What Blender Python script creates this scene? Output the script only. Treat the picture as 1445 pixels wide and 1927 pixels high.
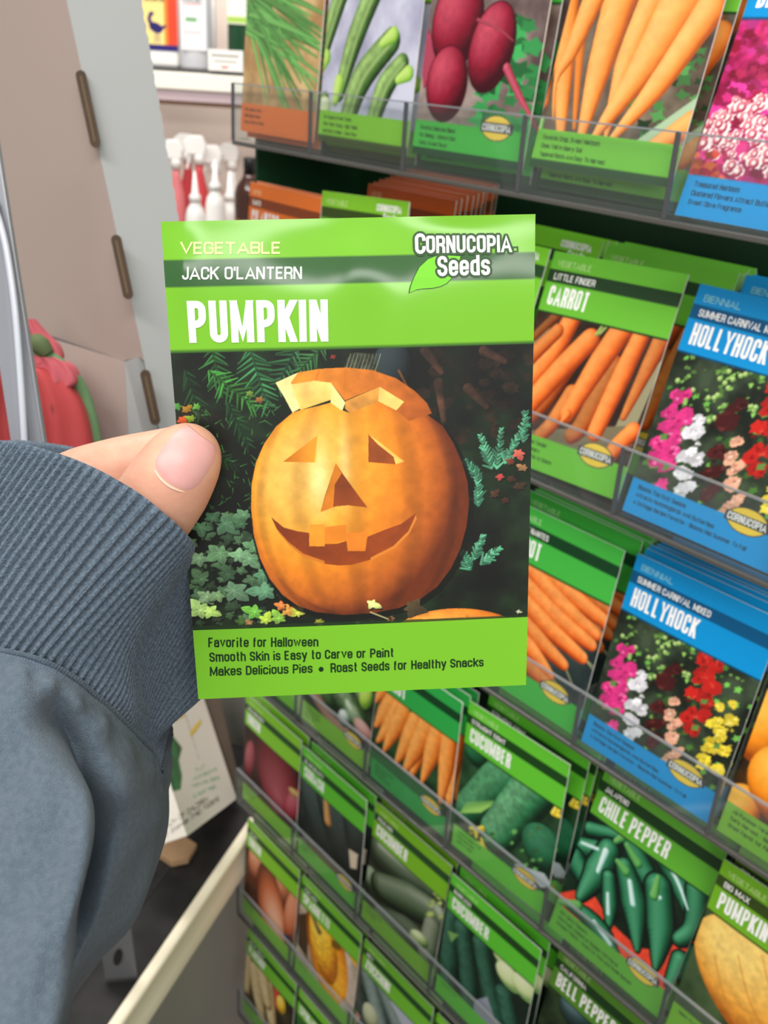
import bpy, bmesh, math, random
import numpy as np
from mathutils import Matrix, Vector

# ------------------------------------------------------------------ clear
for o in list(bpy.data.objects):
    bpy.data.objects.remove(o, do_unlink=True)
scene = bpy.context.scene
COL = scene.collection
rng = random.Random(7)
nrng = np.random.RandomState(11)

# ------------------------------------------------------------------ camera
# World: X runs along the seed rack, Y goes into the rack, Z is up.
F_PX, CX, CY = 1840.0, 722.5, 963.5
BASE_Z = 1.39                     # height of the top tray's lip above the floor
M = np.array([[0.6464, 0.3559, -0.6750],
              [0.7608, -0.2329, 0.6058],
              [0.0584, -0.9051, -0.4213]])
u_, s_, v_ = np.linalg.svd(M)
M = u_ @ v_
CAM = np.array([0.6246, -0.3971, 0.0593 + BASE_Z])

cam_data = bpy.data.cameras.new('camera')
cam_data.sensor_fit = 'VERTICAL'
cam_data.sensor_height = 24.0
cam_data.lens = 24.0 * F_PX / 1927.0
cam_data.clip_start = 0.01
cam_data.dof.use_dof = True
cam_data.dof.focus_distance = 0.234
cam_data.dof.aperture_fstop = cam_data.lens / 1.25
cam = bpy.data.objects.new('camera', cam_data)
COL.objects.link(cam)
rot = np.array([M[:, 0], -M[:, 1], -M[:, 2]]).T
mw = np.eye(4)
mw[:3, :3] = rot
mw[:3, 3] = CAM
cam.matrix_world = Matrix(mw.tolist())
scene.camera = cam

# ------------------------------------------------------------------ world, lamps, exposure
world = bpy.data.worlds.new('shop_interior_light')
scene.world = world
world.use_nodes = True
bg = world.node_tree.nodes['Background']
bg.inputs[0].default_value = (1.0, 0.965, 0.93, 1)
bg.inputs[1].default_value = 0.40


def ceiling_lamp(name, loc, sx, sy, power, color=(1, 0.975, 0.94), target=None):
    l = bpy.data.lights.new(name, 'AREA')
    l.shape = 'RECTANGLE'
    l.size, l.size_y = sx, sy
    l.energy = power
    l.color = color
    o = bpy.data.objects.new(name, l)
    COL.objects.link(o)
    o.location = loc
    if target is not None:
        d = Vector(target) - Vector(loc)
        o.rotation_euler = d.to_track_quat('-Z', 'Y').to_euler()
    return o


ceiling_lamp('ceiling_lamp', (0.95, -1.15, 2.95), 2.4, 0.35, 54, target=(0.45, -0.30, 1.2))
ceiling_lamp('ceiling_lamp', (-0.60, -0.05, 2.95), 1.6, 0.35, 34, target=(-0.85, 0.42, 1.2))
ceiling_lamp('ceiling_lamp', (5.1, -3.3, 2.95), 3.0, 0.45, 95, target=(0.3, -0.1, 1.3))
scene.view_settings.view_transform = 'Standard'
scene.view_settings.look = 'None'
scene.view_settings.exposure = 0.0
scene.view_settings.gamma = 1.0
scene.view_settings.use_curve_mapping = False

# ------------------------------------------------------------------ geometry helpers


def ray(px, py):
    return M @ np.array([(px - CX) / F_PX, (py - CY) / F_PX, 1.0])


def at(px, py, depth):
    """World point at a given distance along the view axis."""
    return CAM + ray(px, py) * depth


def on_z(px, py, z):
    d = ray(px, py)
    return CAM + d * ((z - CAM[2]) / d[2])


def on_plane(px, py, p0, n):
    d = ray(px, py)
    p0, n = np.asarray(p0), np.asarray(n)
    return CAM + d * (((p0 - CAM) @ n) / (d @ n))


def pix(P):
    c = M.T @ (np.asarray(P) - CAM)
    return np.array([CX + F_PX * c[0] / c[2], CY + F_PX * c[1] / c[2]])


def homography(src, dst):
    A, b = [], []
    for (x, y), (u, v) in zip(src, dst):
        A.append([x, y, 1, 0, 0, 0, -u * x, -u * y]); b.append(u)
        A.append([0, 0, 0, x, y, 1, -v * x, -v * y]); b.append(v)
    h = np.linalg.solve(np.array(A, float), np.array(b, float))
    return np.append(h, 1).reshape(3, 3)


def hmap(Hm, pts):
    p = np.asarray(pts, float).reshape(-1, 2)
    q = np.c_[p, np.ones(len(p))] @ Hm.T
    return q[:, :2] / q[:, 2:]


def catmull(P, n, closed=False):
    P = np.asarray(P, float)
    k = len(P)
    m = k if closed else k - 1
    t = np.linspace(0, m, n, endpoint=not closed)
    i = np.minimum(t.astype(int), m - 1)
    f = (t - i)[:, None]
    g = lambda j: P[j % k] if closed else P[np.clip(j, 0, k - 1)]
    a, b, c, d = g(i - 1), g(i), g(i + 1), g(i + 2)
    return 0.5 * (2 * b + (c - a) * f + (2 * a - 5 * b + 4 * c - d) * f ** 2 + (3 * b - a - 3 * c + d) * f ** 3)


# ------------------------------------------------------------------ object helpers


def link(name, mesh, parent=None, mat=None, smooth=False):
    o = bpy.data.objects.new(name, mesh)
    COL.objects.link(o)
    if parent is not None:
        o.parent = parent
    if mat is not None and not mesh.materials:
        mesh.materials.append(mat)
    if smooth:
        mesh.shade_smooth()
    return o


def tag(o, label, cat, group=None):
    o['label'] = label
    o['category'] = cat
    if group:
        o['group'] = group
    return o


def struct(o, label=None):
    o['kind'] = 'structure'
    if label:
        o['label'] = label
    return o


def empty(name, loc=(0, 0, 0), rot=None):
    o = bpy.data.objects.new(name, None)
    o.empty_display_size = 0.02
    COL.objects.link(o)
    if rot is None:
        o.location = loc
    else:
        m = Matrix(np.vstack([np.c_[rot, np.asarray(loc)], [0, 0, 0, 1]]).tolist())
        o.matrix_world = m
    return o


def copy_tree(o, parent=None):
    c = o.copy()
    COL.objects.link(c)
    c.parent = parent
    for ch in list(o.children):
        copy_tree(ch, c)
    return c


def mesh_from(verts, faces, name='mesh'):
    me = bpy.data.meshes.new(name)
    me.from_pydata([tuple(v) for v in verts], [], [tuple(f) for f in faces])
    me.update()
    return me


def grid_mesh(P, closed_u=False, name='grid'):
    """P: (rows, cols, 3) array of points -> quad mesh."""
    P = np.asarray(P, float)
    r, c = P.shape[:2]
    idx = np.arange(r * c).reshape(r, c)
    if closed_u:
        nx = np.roll(idx, -1, axis=1)
        q = np.stack([idx[:-1], nx[:-1], nx[1:], idx[1:]], -1).reshape(-1, 4)
    else:
        q = np.stack([idx[:-1, :-1], idx[:-1, 1:], idx[1:, 1:], idx[1:, :-1]], -1).reshape(-1, 4)
    me = bpy.data.meshes.new(name)
    me.vertices.add(r * c)
    me.vertices.foreach_set('co', P.reshape(-1).astype(np.float32))
    me.loops.add(q.size)
    me.polygons.add(len(q))
    me.loops.foreach_set('vertex_index', q.reshape(-1).astype(np.int32))
    me.polygons.foreach_set('loop_start', np.arange(0, q.size, 4, dtype=np.int32))
    me.update(calc_edges=True)
    return me


def set_colors(me, rgb_linear, name='print'):
    a = me.color_attributes.new(name, 'FLOAT_COLOR', 'POINT')
    n = len(me.vertices)
    col = np.ones((n, 4), np.float32)
    col[:, :3] = rgb_linear
    a.data.foreach_set('color', col.reshape(-1))


def box_mesh(x0, x1, y0, y1, z0, z1, bevel=0.0, seg=2):
    bm = bmesh.new()
    bmesh.ops.create_cube(bm, size=1)
    for v in bm.verts:
        v.co = ((x0 + x1) / 2 + v.co.x * (x1 - x0), (y0 + y1) / 2 + v.co.y * (y1 - y0), (z0 + z1) / 2 + v.co.z * (z1 - z0))
    if bevel:
        bmesh.ops.bevel(bm, geom=list(bm.edges), offset=bevel, segments=seg, affect='EDGES', profile=0.5)
    me = bpy.data.meshes.new('box')
    bm.to_mesh(me)
    bm.free()
    return me


def prism(front, thick_vec, bevel=0.0):
    """A plate: polygon of 3-D points extruded by a vector."""
    bm = bmesh.new()
    t = Vector(thick_vec)
    a = [bm.verts.new(Vector(p)) for p in front]
    b = [bm.verts.new(Vector(p) + t) for p in front]
    n = len(a)
    bm.faces.new(a)
    bm.faces.new(b[::-1])
    for i in range(n):
        bm.faces.new((a[i], b[i], b[(i + 1) % n], a[(i + 1) % n]))
    bmesh.ops.recalc_face_normals(bm, faces=list(bm.faces))
    if bevel:
        bmesh.ops.bevel(bm, geom=list(bm.edges), offset=bevel, segments=2, affect='EDGES', profile=0.5)
    me = bpy.data.meshes.new('plate')
    bm.to_mesh(me)
    bm.free()
    return me


def lathe(profile, seg=32, sx=1.0, sy=1.0):
    """profile: list of (radius, z); closed with caps at both ends."""
    P = []
    for r, z in profile:
        a = np.linspace(0, 2 * np.pi, seg, endpoint=False)
        P.append(np.c_[r * np.cos(a) * sx, r * np.sin(a) * sy, np.full(seg, z)])
    me = grid_mesh(np.array(P), closed_u=True)
    bm = bmesh.new()
    bm.from_mesh(me)
    bm.verts.ensure_lookup_table()
    k = len(profile)
    bm.faces.new([bm.verts[i] for i in range(seg)][::-1])
    bm.faces.new([bm.verts[(k - 1) * seg + i] for i in range(seg)])
    bmesh.ops.recalc_face_normals(bm, faces=list(bm.faces))
    bm.to_mesh(me)
    bm.free()
    return me


# ------------------------------------------------------------------ materials


def lin(c):
    """sRGB 0-255 -> linear."""
    c = np.asarray(c, float) / 255.0
    return np.where(c <= 0.04045, c / 12.92, ((c + 0.055) / 1.055) ** 2.4)


MATS = {}


def principled(name, rgb, rough=0.5, spec=0.5, metal=0.0, bump=None, vary=None, sss=0.0, coat=0.0, sheen=0.0, emit=None):
    """rgb sRGB 0-255. bump=(scale, strength, distance); vary=(scale, amount, rgb2)."""
    if name in MATS:
        return MATS[name]
    m = bpy.data.materials.new(name)
    m.use_nodes = True
    nt = m.node_tree
    b = nt.nodes['Principled BSDF']
    b.inputs['Base Color'].default_value = (*lin(rgb), 1)
    b.inputs['Roughness'].default_value = rough
    b.inputs['Specular IOR Level'].default_value = spec
    b.inputs['Metallic'].default_value = metal
    if sss:
        b.inputs['Subsurface Weight'].default_value = sss
        b.inputs['Subsurface Radius'].default_value = (0.004, 0.0016, 0.0009)
        b.inputs['Subsurface Scale'].default_value = 1.0
    if coat:
        b.inputs['Coat Weight'].default_value = coat
        b.inputs['Coat Roughness'].default_value = 0.15
    if sheen:
        b.inputs['Sheen Weight'].default_value = sheen
        b.inputs['Sheen Roughness'].default_value = 0.6
    tc = nt.nodes.new('ShaderNodeTexCoord')
    if vary:
        n = nt.nodes.new('ShaderNodeTexNoise')
        n.inputs['Scale'].default_value = vary[0]
        n.inputs['Detail'].default_value = 5
        nt.links.new(tc.outputs['Object'], n.inputs['Vector'])
        mx = nt.nodes.new('ShaderNodeMix')
        mx.data_type = 'RGBA'
        mr = nt.nodes.new('ShaderNodeMapRange')
        mr.inputs['From Min'].default_value = 0.35
        mr.inputs['From Max'].default_value = 0.65
        mr.inputs['To Max'].default_value = vary[1]
        nt.links.new(n.outputs['Fac'], mr.inputs['Value'])
        nt.links.new(mr.outputs['Result'], mx.inputs['Factor'])
        mx.inputs['A'].default_value = (*lin(rgb), 1)
        mx.inputs['B'].default_value = (*lin(vary[2]), 1)
        nt.links.new(mx.outputs['Result'], b.inputs['Base Color'])
    if bump:
        n2 = nt.nodes.new('ShaderNodeTexNoise')
        n2.inputs['Scale'].default_value = bump[0]
        n2.inputs['Detail'].default_value = 4
        nt.links.new(tc.outputs['Object'], n2.inputs['Vector'])
        bp = nt.nodes.new('ShaderNodeBump')
        bp.inputs['Strength'].default_value = bump[1]
        bp.inputs['Distance'].default_value = bump[2]
        nt.links.new(n2.outputs['Fac'], bp.inputs['Height'])
        nt.links.new(bp.outputs['Normal'], b.inputs['Normal'])
    MATS[name] = m
    return m


def print_material(name, rough=0.32, spec=0.5, coat=0.0, gain=1.0, bump=None):
    m = bpy.data.materials.new(name)
    m.use_nodes = True
    nt = m.node_tree
    b = nt.nodes['Principled BSDF']
    a = nt.nodes.new('ShaderNodeAttribute')
    a.attribute_name = 'print'
    nt.links.new(a.outputs['Color'], b.inputs['Base Color'])
    b.inputs['Roughness'].default_value = rough
    b.inputs['Specular IOR Level'].default_value = spec
    if coat:
        b.inputs['Coat Weight'].default_value = coat
        b.inputs['Coat Roughness'].default_value = 0.13
    if bump:
        tc = nt.nodes.new('ShaderNodeTexCoord')
        n2 = nt.nodes.new('ShaderNodeTexNoise')
        n2.inputs['Scale'].default_value = bump[0]
        n2.inputs['Detail'].default_value = 3
        nt.links.new(tc.outputs['Object'], n2.inputs['Vector'])
        bp = nt.nodes.new('ShaderNodeBump')
        bp.inputs['Strength'].default_value = bump[1]
        bp.inputs['Distance'].default_value = bump[2]
        nt.links.new(n2.outputs['Fac'], bp.inputs['Height'])
        nt.links.new(bp.outputs['Normal'], b.inputs['Normal'])
    return m


def clear_plastic(name, tint=(0.95, 0.97, 0.965), gloss=1.0, rough=0.04, haze=0.022):
    m = bpy.data.materials.new(name)
    m.use_nodes = True
    nt = m.node_tree
    nt.nodes.clear()
    out = nt.nodes.new('ShaderNodeOutputMaterial')
    tr = nt.nodes.new('ShaderNodeBsdfTransparent')
    tr.inputs[0].default_value = (*tint, 1)
    df = nt.nodes.new('ShaderNodeBsdfDiffuse')
    df.inputs[0].default_value = (0.75, 0.78, 0.8, 1)
    mh = nt.nodes.new('ShaderNodeMixShader')
    mh.inputs[0].default_value = haze
    gl = nt.nodes.new('ShaderNodeBsdfGlossy')
    gl.inputs['Roughness'].default_value = rough
    fr = nt.nodes.new('ShaderNodeFresnel')
    fr.inputs['IOR'].default_value = 1.45
    ml = nt.nodes.new('ShaderNodeMath')
    ml.operation = 'MULTIPLY'
    ml.inputs[1].default_value = gloss
    mx = nt.nodes.new('ShaderNodeMixShader')
    nt.links.new(tr.outputs[0], mh.inputs[1])
    nt.links.new(df.outputs[0], mh.inputs[2])
    ge = nt.nodes.new('ShaderNodeNewGeometry')
    inv = nt.nodes.new('ShaderNodeMath')
    inv.operation = 'SUBTRACT'
    inv.inputs[0].default_value = 1.0
    nt.links.new(ge.outputs['Backfacing'], inv.inputs[1])
    m2 = nt.nodes.new('ShaderNodeMath')
    m2.operation = 'MULTIPLY'
    nt.links.new(fr.outputs[0], m2.inputs[0])
    nt.links.new(inv.outputs[0], m2.inputs[1])
    nt.links.new(m2.outputs[0], ml.inputs[0])
    nt.links.new(ml.outputs[0], mx.inputs[0])
    nt.links.new(mh.outputs[0], mx.inputs[1])
    nt.links.new(gl.outputs[0], mx.inputs[2])
    nt.links.new(mx.outputs[0], out.inputs[0])
    return m


PAPER_PRINT = print_material('printed_paper', rough=0.42, spec=0.35)
HERO_PRINT = print_material('glossy_printed_paper', rough=0.55, spec=0.3, coat=0.40, bump=(60, 0.10, 0.0015))
INK = print_material('printing_ink', rough=0.42, spec=0.3)
CLEAR = clear_plastic('clear_acrylic')
CLEAR_EDGE = clear_plastic('clear_acrylic_edge', tint=(0.10, 0.14, 0.20), haze=0.10, rough=0.15)
PAPER_WHITE = principled('packet_paper', (226, 226, 218), 0.6)

# ------------------------------------------------------------------ print artwork (flat print on paper)
ASPECT = 1.385


def fbm(X, Y, scale, octaves=4, seed=0):
    r = np.random.RandomState(seed)
    out = np.zeros_like(X)
    amp, tot = 1.0, 0.0
    for k in range(octaves):
        g = r.rand(64, 64)
        x = X * scale * 2 ** k + 7.3 * k
        y = Y * scale * 2 ** k + 3.1 * k
        xi, yi = np.floor(x).astype(int), np.floor(y).astype(int)
        fx, fy = x - xi, y - yi
        fx, fy = fx * fx * (3 - 2 * fx), fy * fy * (3 - 2 * fy)
        a, b = g[yi % 64, xi % 64], g[yi % 64, (xi + 1) % 64]
        c, d = g[(yi + 1) % 64, xi % 64], g[(yi + 1) % 64, (xi + 1) % 64]
        out += amp * ((a * (1 - fx) + b * fx) * (1 - fy) + (c * (1 - fx) + d * fx) * fy)
        tot += amp
        amp *= 0.5
    return out / tot


class Canvas:
    """Paints flat print in packet units (width 1, height 1.385, y down)."""

    def __init__(self, res, x0=0.0, x1=1.0, y0=0.0, y1=ASPECT, ss=2, H=None):
        self.x0, self.x1, self.y0, self.y1 = x0, x1, y0, y1
        self.w = int(round(res * (x1 - x0)))
        self.h = int(round(res * (y1 - y0)))
        self.ss = ss
        W, Hh = self.w * ss, self.h * ss
        self.X, self.Y = np.meshgrid(x0 + (np.arange(W) + .5) / W * (x1 - x0), y0 + (np.arange(Hh) + .5) / Hh * (y1 - y0))
        self.img = np.zeros((Hh, W, 3))
        self.H = H            # photo pixel -> packet units
        self.clip = None      # (ymin, ymax)

    def p(self, pts):
        return hmap(self.H, pts) if self.H is not None else np.asarray(pts, float).reshape(-1, 2)

    def scale_at(self, pt):
        a = self.p([pt, (pt[0] + 10, pt[1]), (pt[0], pt[1] + 10)])
        return 0.05 * (np.hypot(*(a[1] - a[0])) + np.hypot(*(a[2] - a[0])))

    def box(self, xa, xb, ya, yb):
        W, Hh = self.X.shape[1], self.X.shape[0]
        if self.clip:
            ya, yb = max(ya, self.clip[0]), min(yb, self.clip[1])
        fx, fy = W / (self.x1 - self.x0), Hh / (self.y1 - self.y0)
        i0, i1 = max(0, int((xa - self.x0) * fx) - 1), min(W, int((xb - self.x0) * fx) + 2)
        j0, j1 = max(0, int(round((ya - self.y0) * fy))), min(Hh, int(round((yb - self.y0) * fy)) + 1)
        if i1 <= i0 or j1 <= j0:
            return None
        return (slice(j0, j1), slice(i0, i1))

    def put(self, sl, mask, col):
        m = mask[..., None]
        self.img[sl] = self.img[sl] * (1 - m) + col * m

    def rect(self, xa, xb, ya, yb, col):
        sl = self.box(xa, xb, ya, yb)
        if sl is None:
            return
        X, Y = self.X[sl], self.Y[sl]
        self.put(sl, ((X >= xa) & (X <= xb) & (Y >= ya) & (Y <= yb)).astype(float), np.asarray(col, float))

    def inside(self, q, X, Y):
        m = np.zeros(X.shape, bool)
        n = len(q)
        for i in range(n):
            (xa, ya), (xb, yb) = q[i], q[(i + 1) % n]
            if ya == yb:
                continue
            c = (ya > Y) != (yb > Y)
            m ^= c & (X < (xb - xa) * (Y - ya) / (yb - ya) + xa)
        return m

    def poly(self, pts, col, alpha=1.0, col2=None, axis=(0, 1), noise=0.0, seed=0, nscale=30):
        q = self.p(pts)
        sl = self.box(q[:, 0].min(), q[:, 0].max(), q[:, 1].min(), q[:, 1].max())
        if sl is None:
            return
        X, Y = self.X[sl], self.Y[sl]
        m = self.inside(q, X, Y) * alpha
        c = np.broadcast_to(np.asarray(col, float), X.shape + (3,))
        if col2 is not None:
            t = X * axis[0] + Y * axis[1]
            qq = q[:, 0] * axis[0] + q[:, 1] * axis[1]
            t = np.clip((t - qq.min()) / (np.ptp(qq) + 1e-9), 0, 1)[..., None]
            c = c * (1 - t) + np.asarray(col2, float) * t
        if noise:
            c = c * (1 + noise * (fbm(X, Y, nscale, 3, seed) - .5)[..., None] * 2)
        self.put(sl, m, c)

    def blob(self, c, rx, ry, ang, dark, mid, light, lx=-.4, ly=-.5, spec=0.0, alpha=1.0, noise=0.0, seed=1, units='px'):
        """A round thing printed with shading."""
        q = self.p([c])[0]
        if units == 'px' and self.H is not None:
            s = self.scale_at(c)
            rx, ry = rx * s, ry * s
        R = max(rx, ry)
        sl = self.box(q[0] - R, q[0] + R, q[1] - R, q[1] + R)
        if sl is None:
            return
        X, Y = self.X[sl] - q[0], self.Y[sl] - q[1]
        ca, sa = math.cos(ang), math.sin(ang)
        a, b = (X * ca + Y * sa) / rx, (-X * sa + Y * ca) / ry
        d2 = a * a + b * b
        m = (d2 <= 1) * alpha
        z = np.sqrt(np.clip(1 - d2, 0, 1))
        nx, ny = a * ca - b * sa, a * sa + b * ca
        L = np.clip(nx * lx + ny * ly + z * 0.75, 0, 1)
        self.put(sl, m, self.ramp(L, dark, mid, light, spec, noise, X + q[0], Y + q[1], seed))

    def ramp(self, L, dark, mid, light, spec, noise, X, Y, seed):
        dark, mid, light = (np.asarray(v, float) for v in (dark, mid, light))
        L = L[..., None]
        c = np.where(L < .5, dark + (mid - dark) * L * 2, mid + (light - mid) * (L * 2 - 1))
        if spec:
            c = c + 255 * spec * np.clip((L - .86) / .14, 0, 1) ** 2
        if noise:
            c = c * (1 + noise * 2 * (fbm(X, Y, 26, 3, seed) - .5)[..., None])
        return c

    def tube(self, pts, rad, dark, mid, light, lx=-.45, ly=-.3, spec=0.0, alpha=1.0, noise=0.0, seed=2, ribs=0.0, n=18, units='px'):
        """A tapered rounded stroke (root, stem, fruit, blade)."""
        P = np.asarray(pts, float)
        P = catmull(P, n) if len(P) > 2 else np.linspace(P[0], P[-1], n)
        r = np.interp(np.linspace(0, 1, n), np.linspace(0, 1, len(rad)), rad)
        s = self.scale_at(tuple(P[n // 2])) if (self.H is not None and units == 'px') else 1.0
        q = self.p(P)
        r = np.maximum(r * s, 1e-5)
        R = r.max()
        sl = self.box(q[:, 0].min() - R, q[:, 0].max() + R, q[:, 1].min() - R, q[:, 1].max() + R)
        if sl is None:
            return
        X, Y = self.X[sl], self.Y[sl]
        best = np.full(X.shape, 9.0)
        off = np.zeros(X.shape)
        tx = np.zeros(X.shape)
        ty = np.ones(X.shape)
        al = np.zeros(X.shape)
        for i in range(n - 1):
            a, b = q[i], q[i + 1]
            d = b - a
            L2 = d @ d + 1e-12
            t = np.clip(((X - a[0]) * d[0] + (Y - a[1]) * d[1]) / L2, 0, 1)
            ex, ey = X - a[0] - t * d[0], Y - a[1] - t * d[1]
            rr = r[i] + (r[i + 1] - r[i]) * t
            dd = np.hypot(ex, ey) / rr
            k = dd < best
            best = np.where(k, dd, best)
            off = np.where(k, ex / rr, off)
            tx = np.where(k, ey / rr, tx)
            al = np.where(k, (i + t) / (n - 1), al)
        m = (best <= 1) * alpha
        z = np.sqrt(np.clip(1 - best ** 2, 0, 1))
        Lm = np.clip(off * lx + tx * ly + z * .8, 0, 1)
        c = self.ramp(Lm, dark, mid, light, spec, noise, X, Y, seed)
        if ribs:
            c = c * (1 - ribs * (np.sin(al * 95 + 3 * np.sin(al * 40)) > .75)[..., None])
        self.put(sl, m, c)

    def fill_noise(self, ya, yb, c0, c1, scale=10, seed=3, gamma=1.0, xa=0, xb=1):
        sl = self.box(xa, xb, ya, yb)
        if sl is None:
            return
        X, Y = self.X[sl], self.Y[sl]
        t = np.clip((fbm(X, Y, scale, 5, seed) - .25) * 2, 0, 1)[..., None] ** gamma
        m = ((X >= xa) & (X <= xb) & (Y >= ya) & (Y <= yb)).astype(float)
        self.put(sl, m, np.asarray(c0, float) * (1 - t) + np.asarray(c1, float) * t)

    def result(self):
        s = self.ss
        a = self.img.reshape(self.h, s, self.w, s, 3).mean((1, 3))
        return np.clip(a, 0, 255)


def leaf_pts(c, size, ang, lobes=5, depth=0.45, seed=0):
    """Outline of a lobed leaf."""
    r = np.random.RandomState(seed)
    out = []
    n = lobes * 2
    for k in range(n):
        a = ang + 2 * math.pi * k / n
        rad = size * (1 if k % 2 == 0 else depth) * (0.85 + .3 * r.rand())
        out.append((c[0] + rad * math.cos(a), c[1] + rad * math.sin(a) * .8))
    return out


def soft_leaf(c, size, ang, seed=0, lobes=5):
    """Ivy-like outline: unequal pointed lobes, rounded notches."""
    r = np.random.RandomState(seed)
    L = [1.0, .72, .55, .62, .78][:lobes]
    pts = []
    for k in range(lobes):
        a = ang + 2 * math.pi * k / lobes + r.uniform(-.15, .15)
        R = size * L[k] * r.uniform(.85, 1.15)
        for da, f in ((-.58, .60), (-.36, .74), (-.14, .90), (0, 1.0), (.14, .90), (.36, .74), (.58, .60)):
            pts.append((c[0] + R * f * math.cos(a + da), c[1] + R * f * math.sin(a + da) * .78))
    return pts


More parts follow.
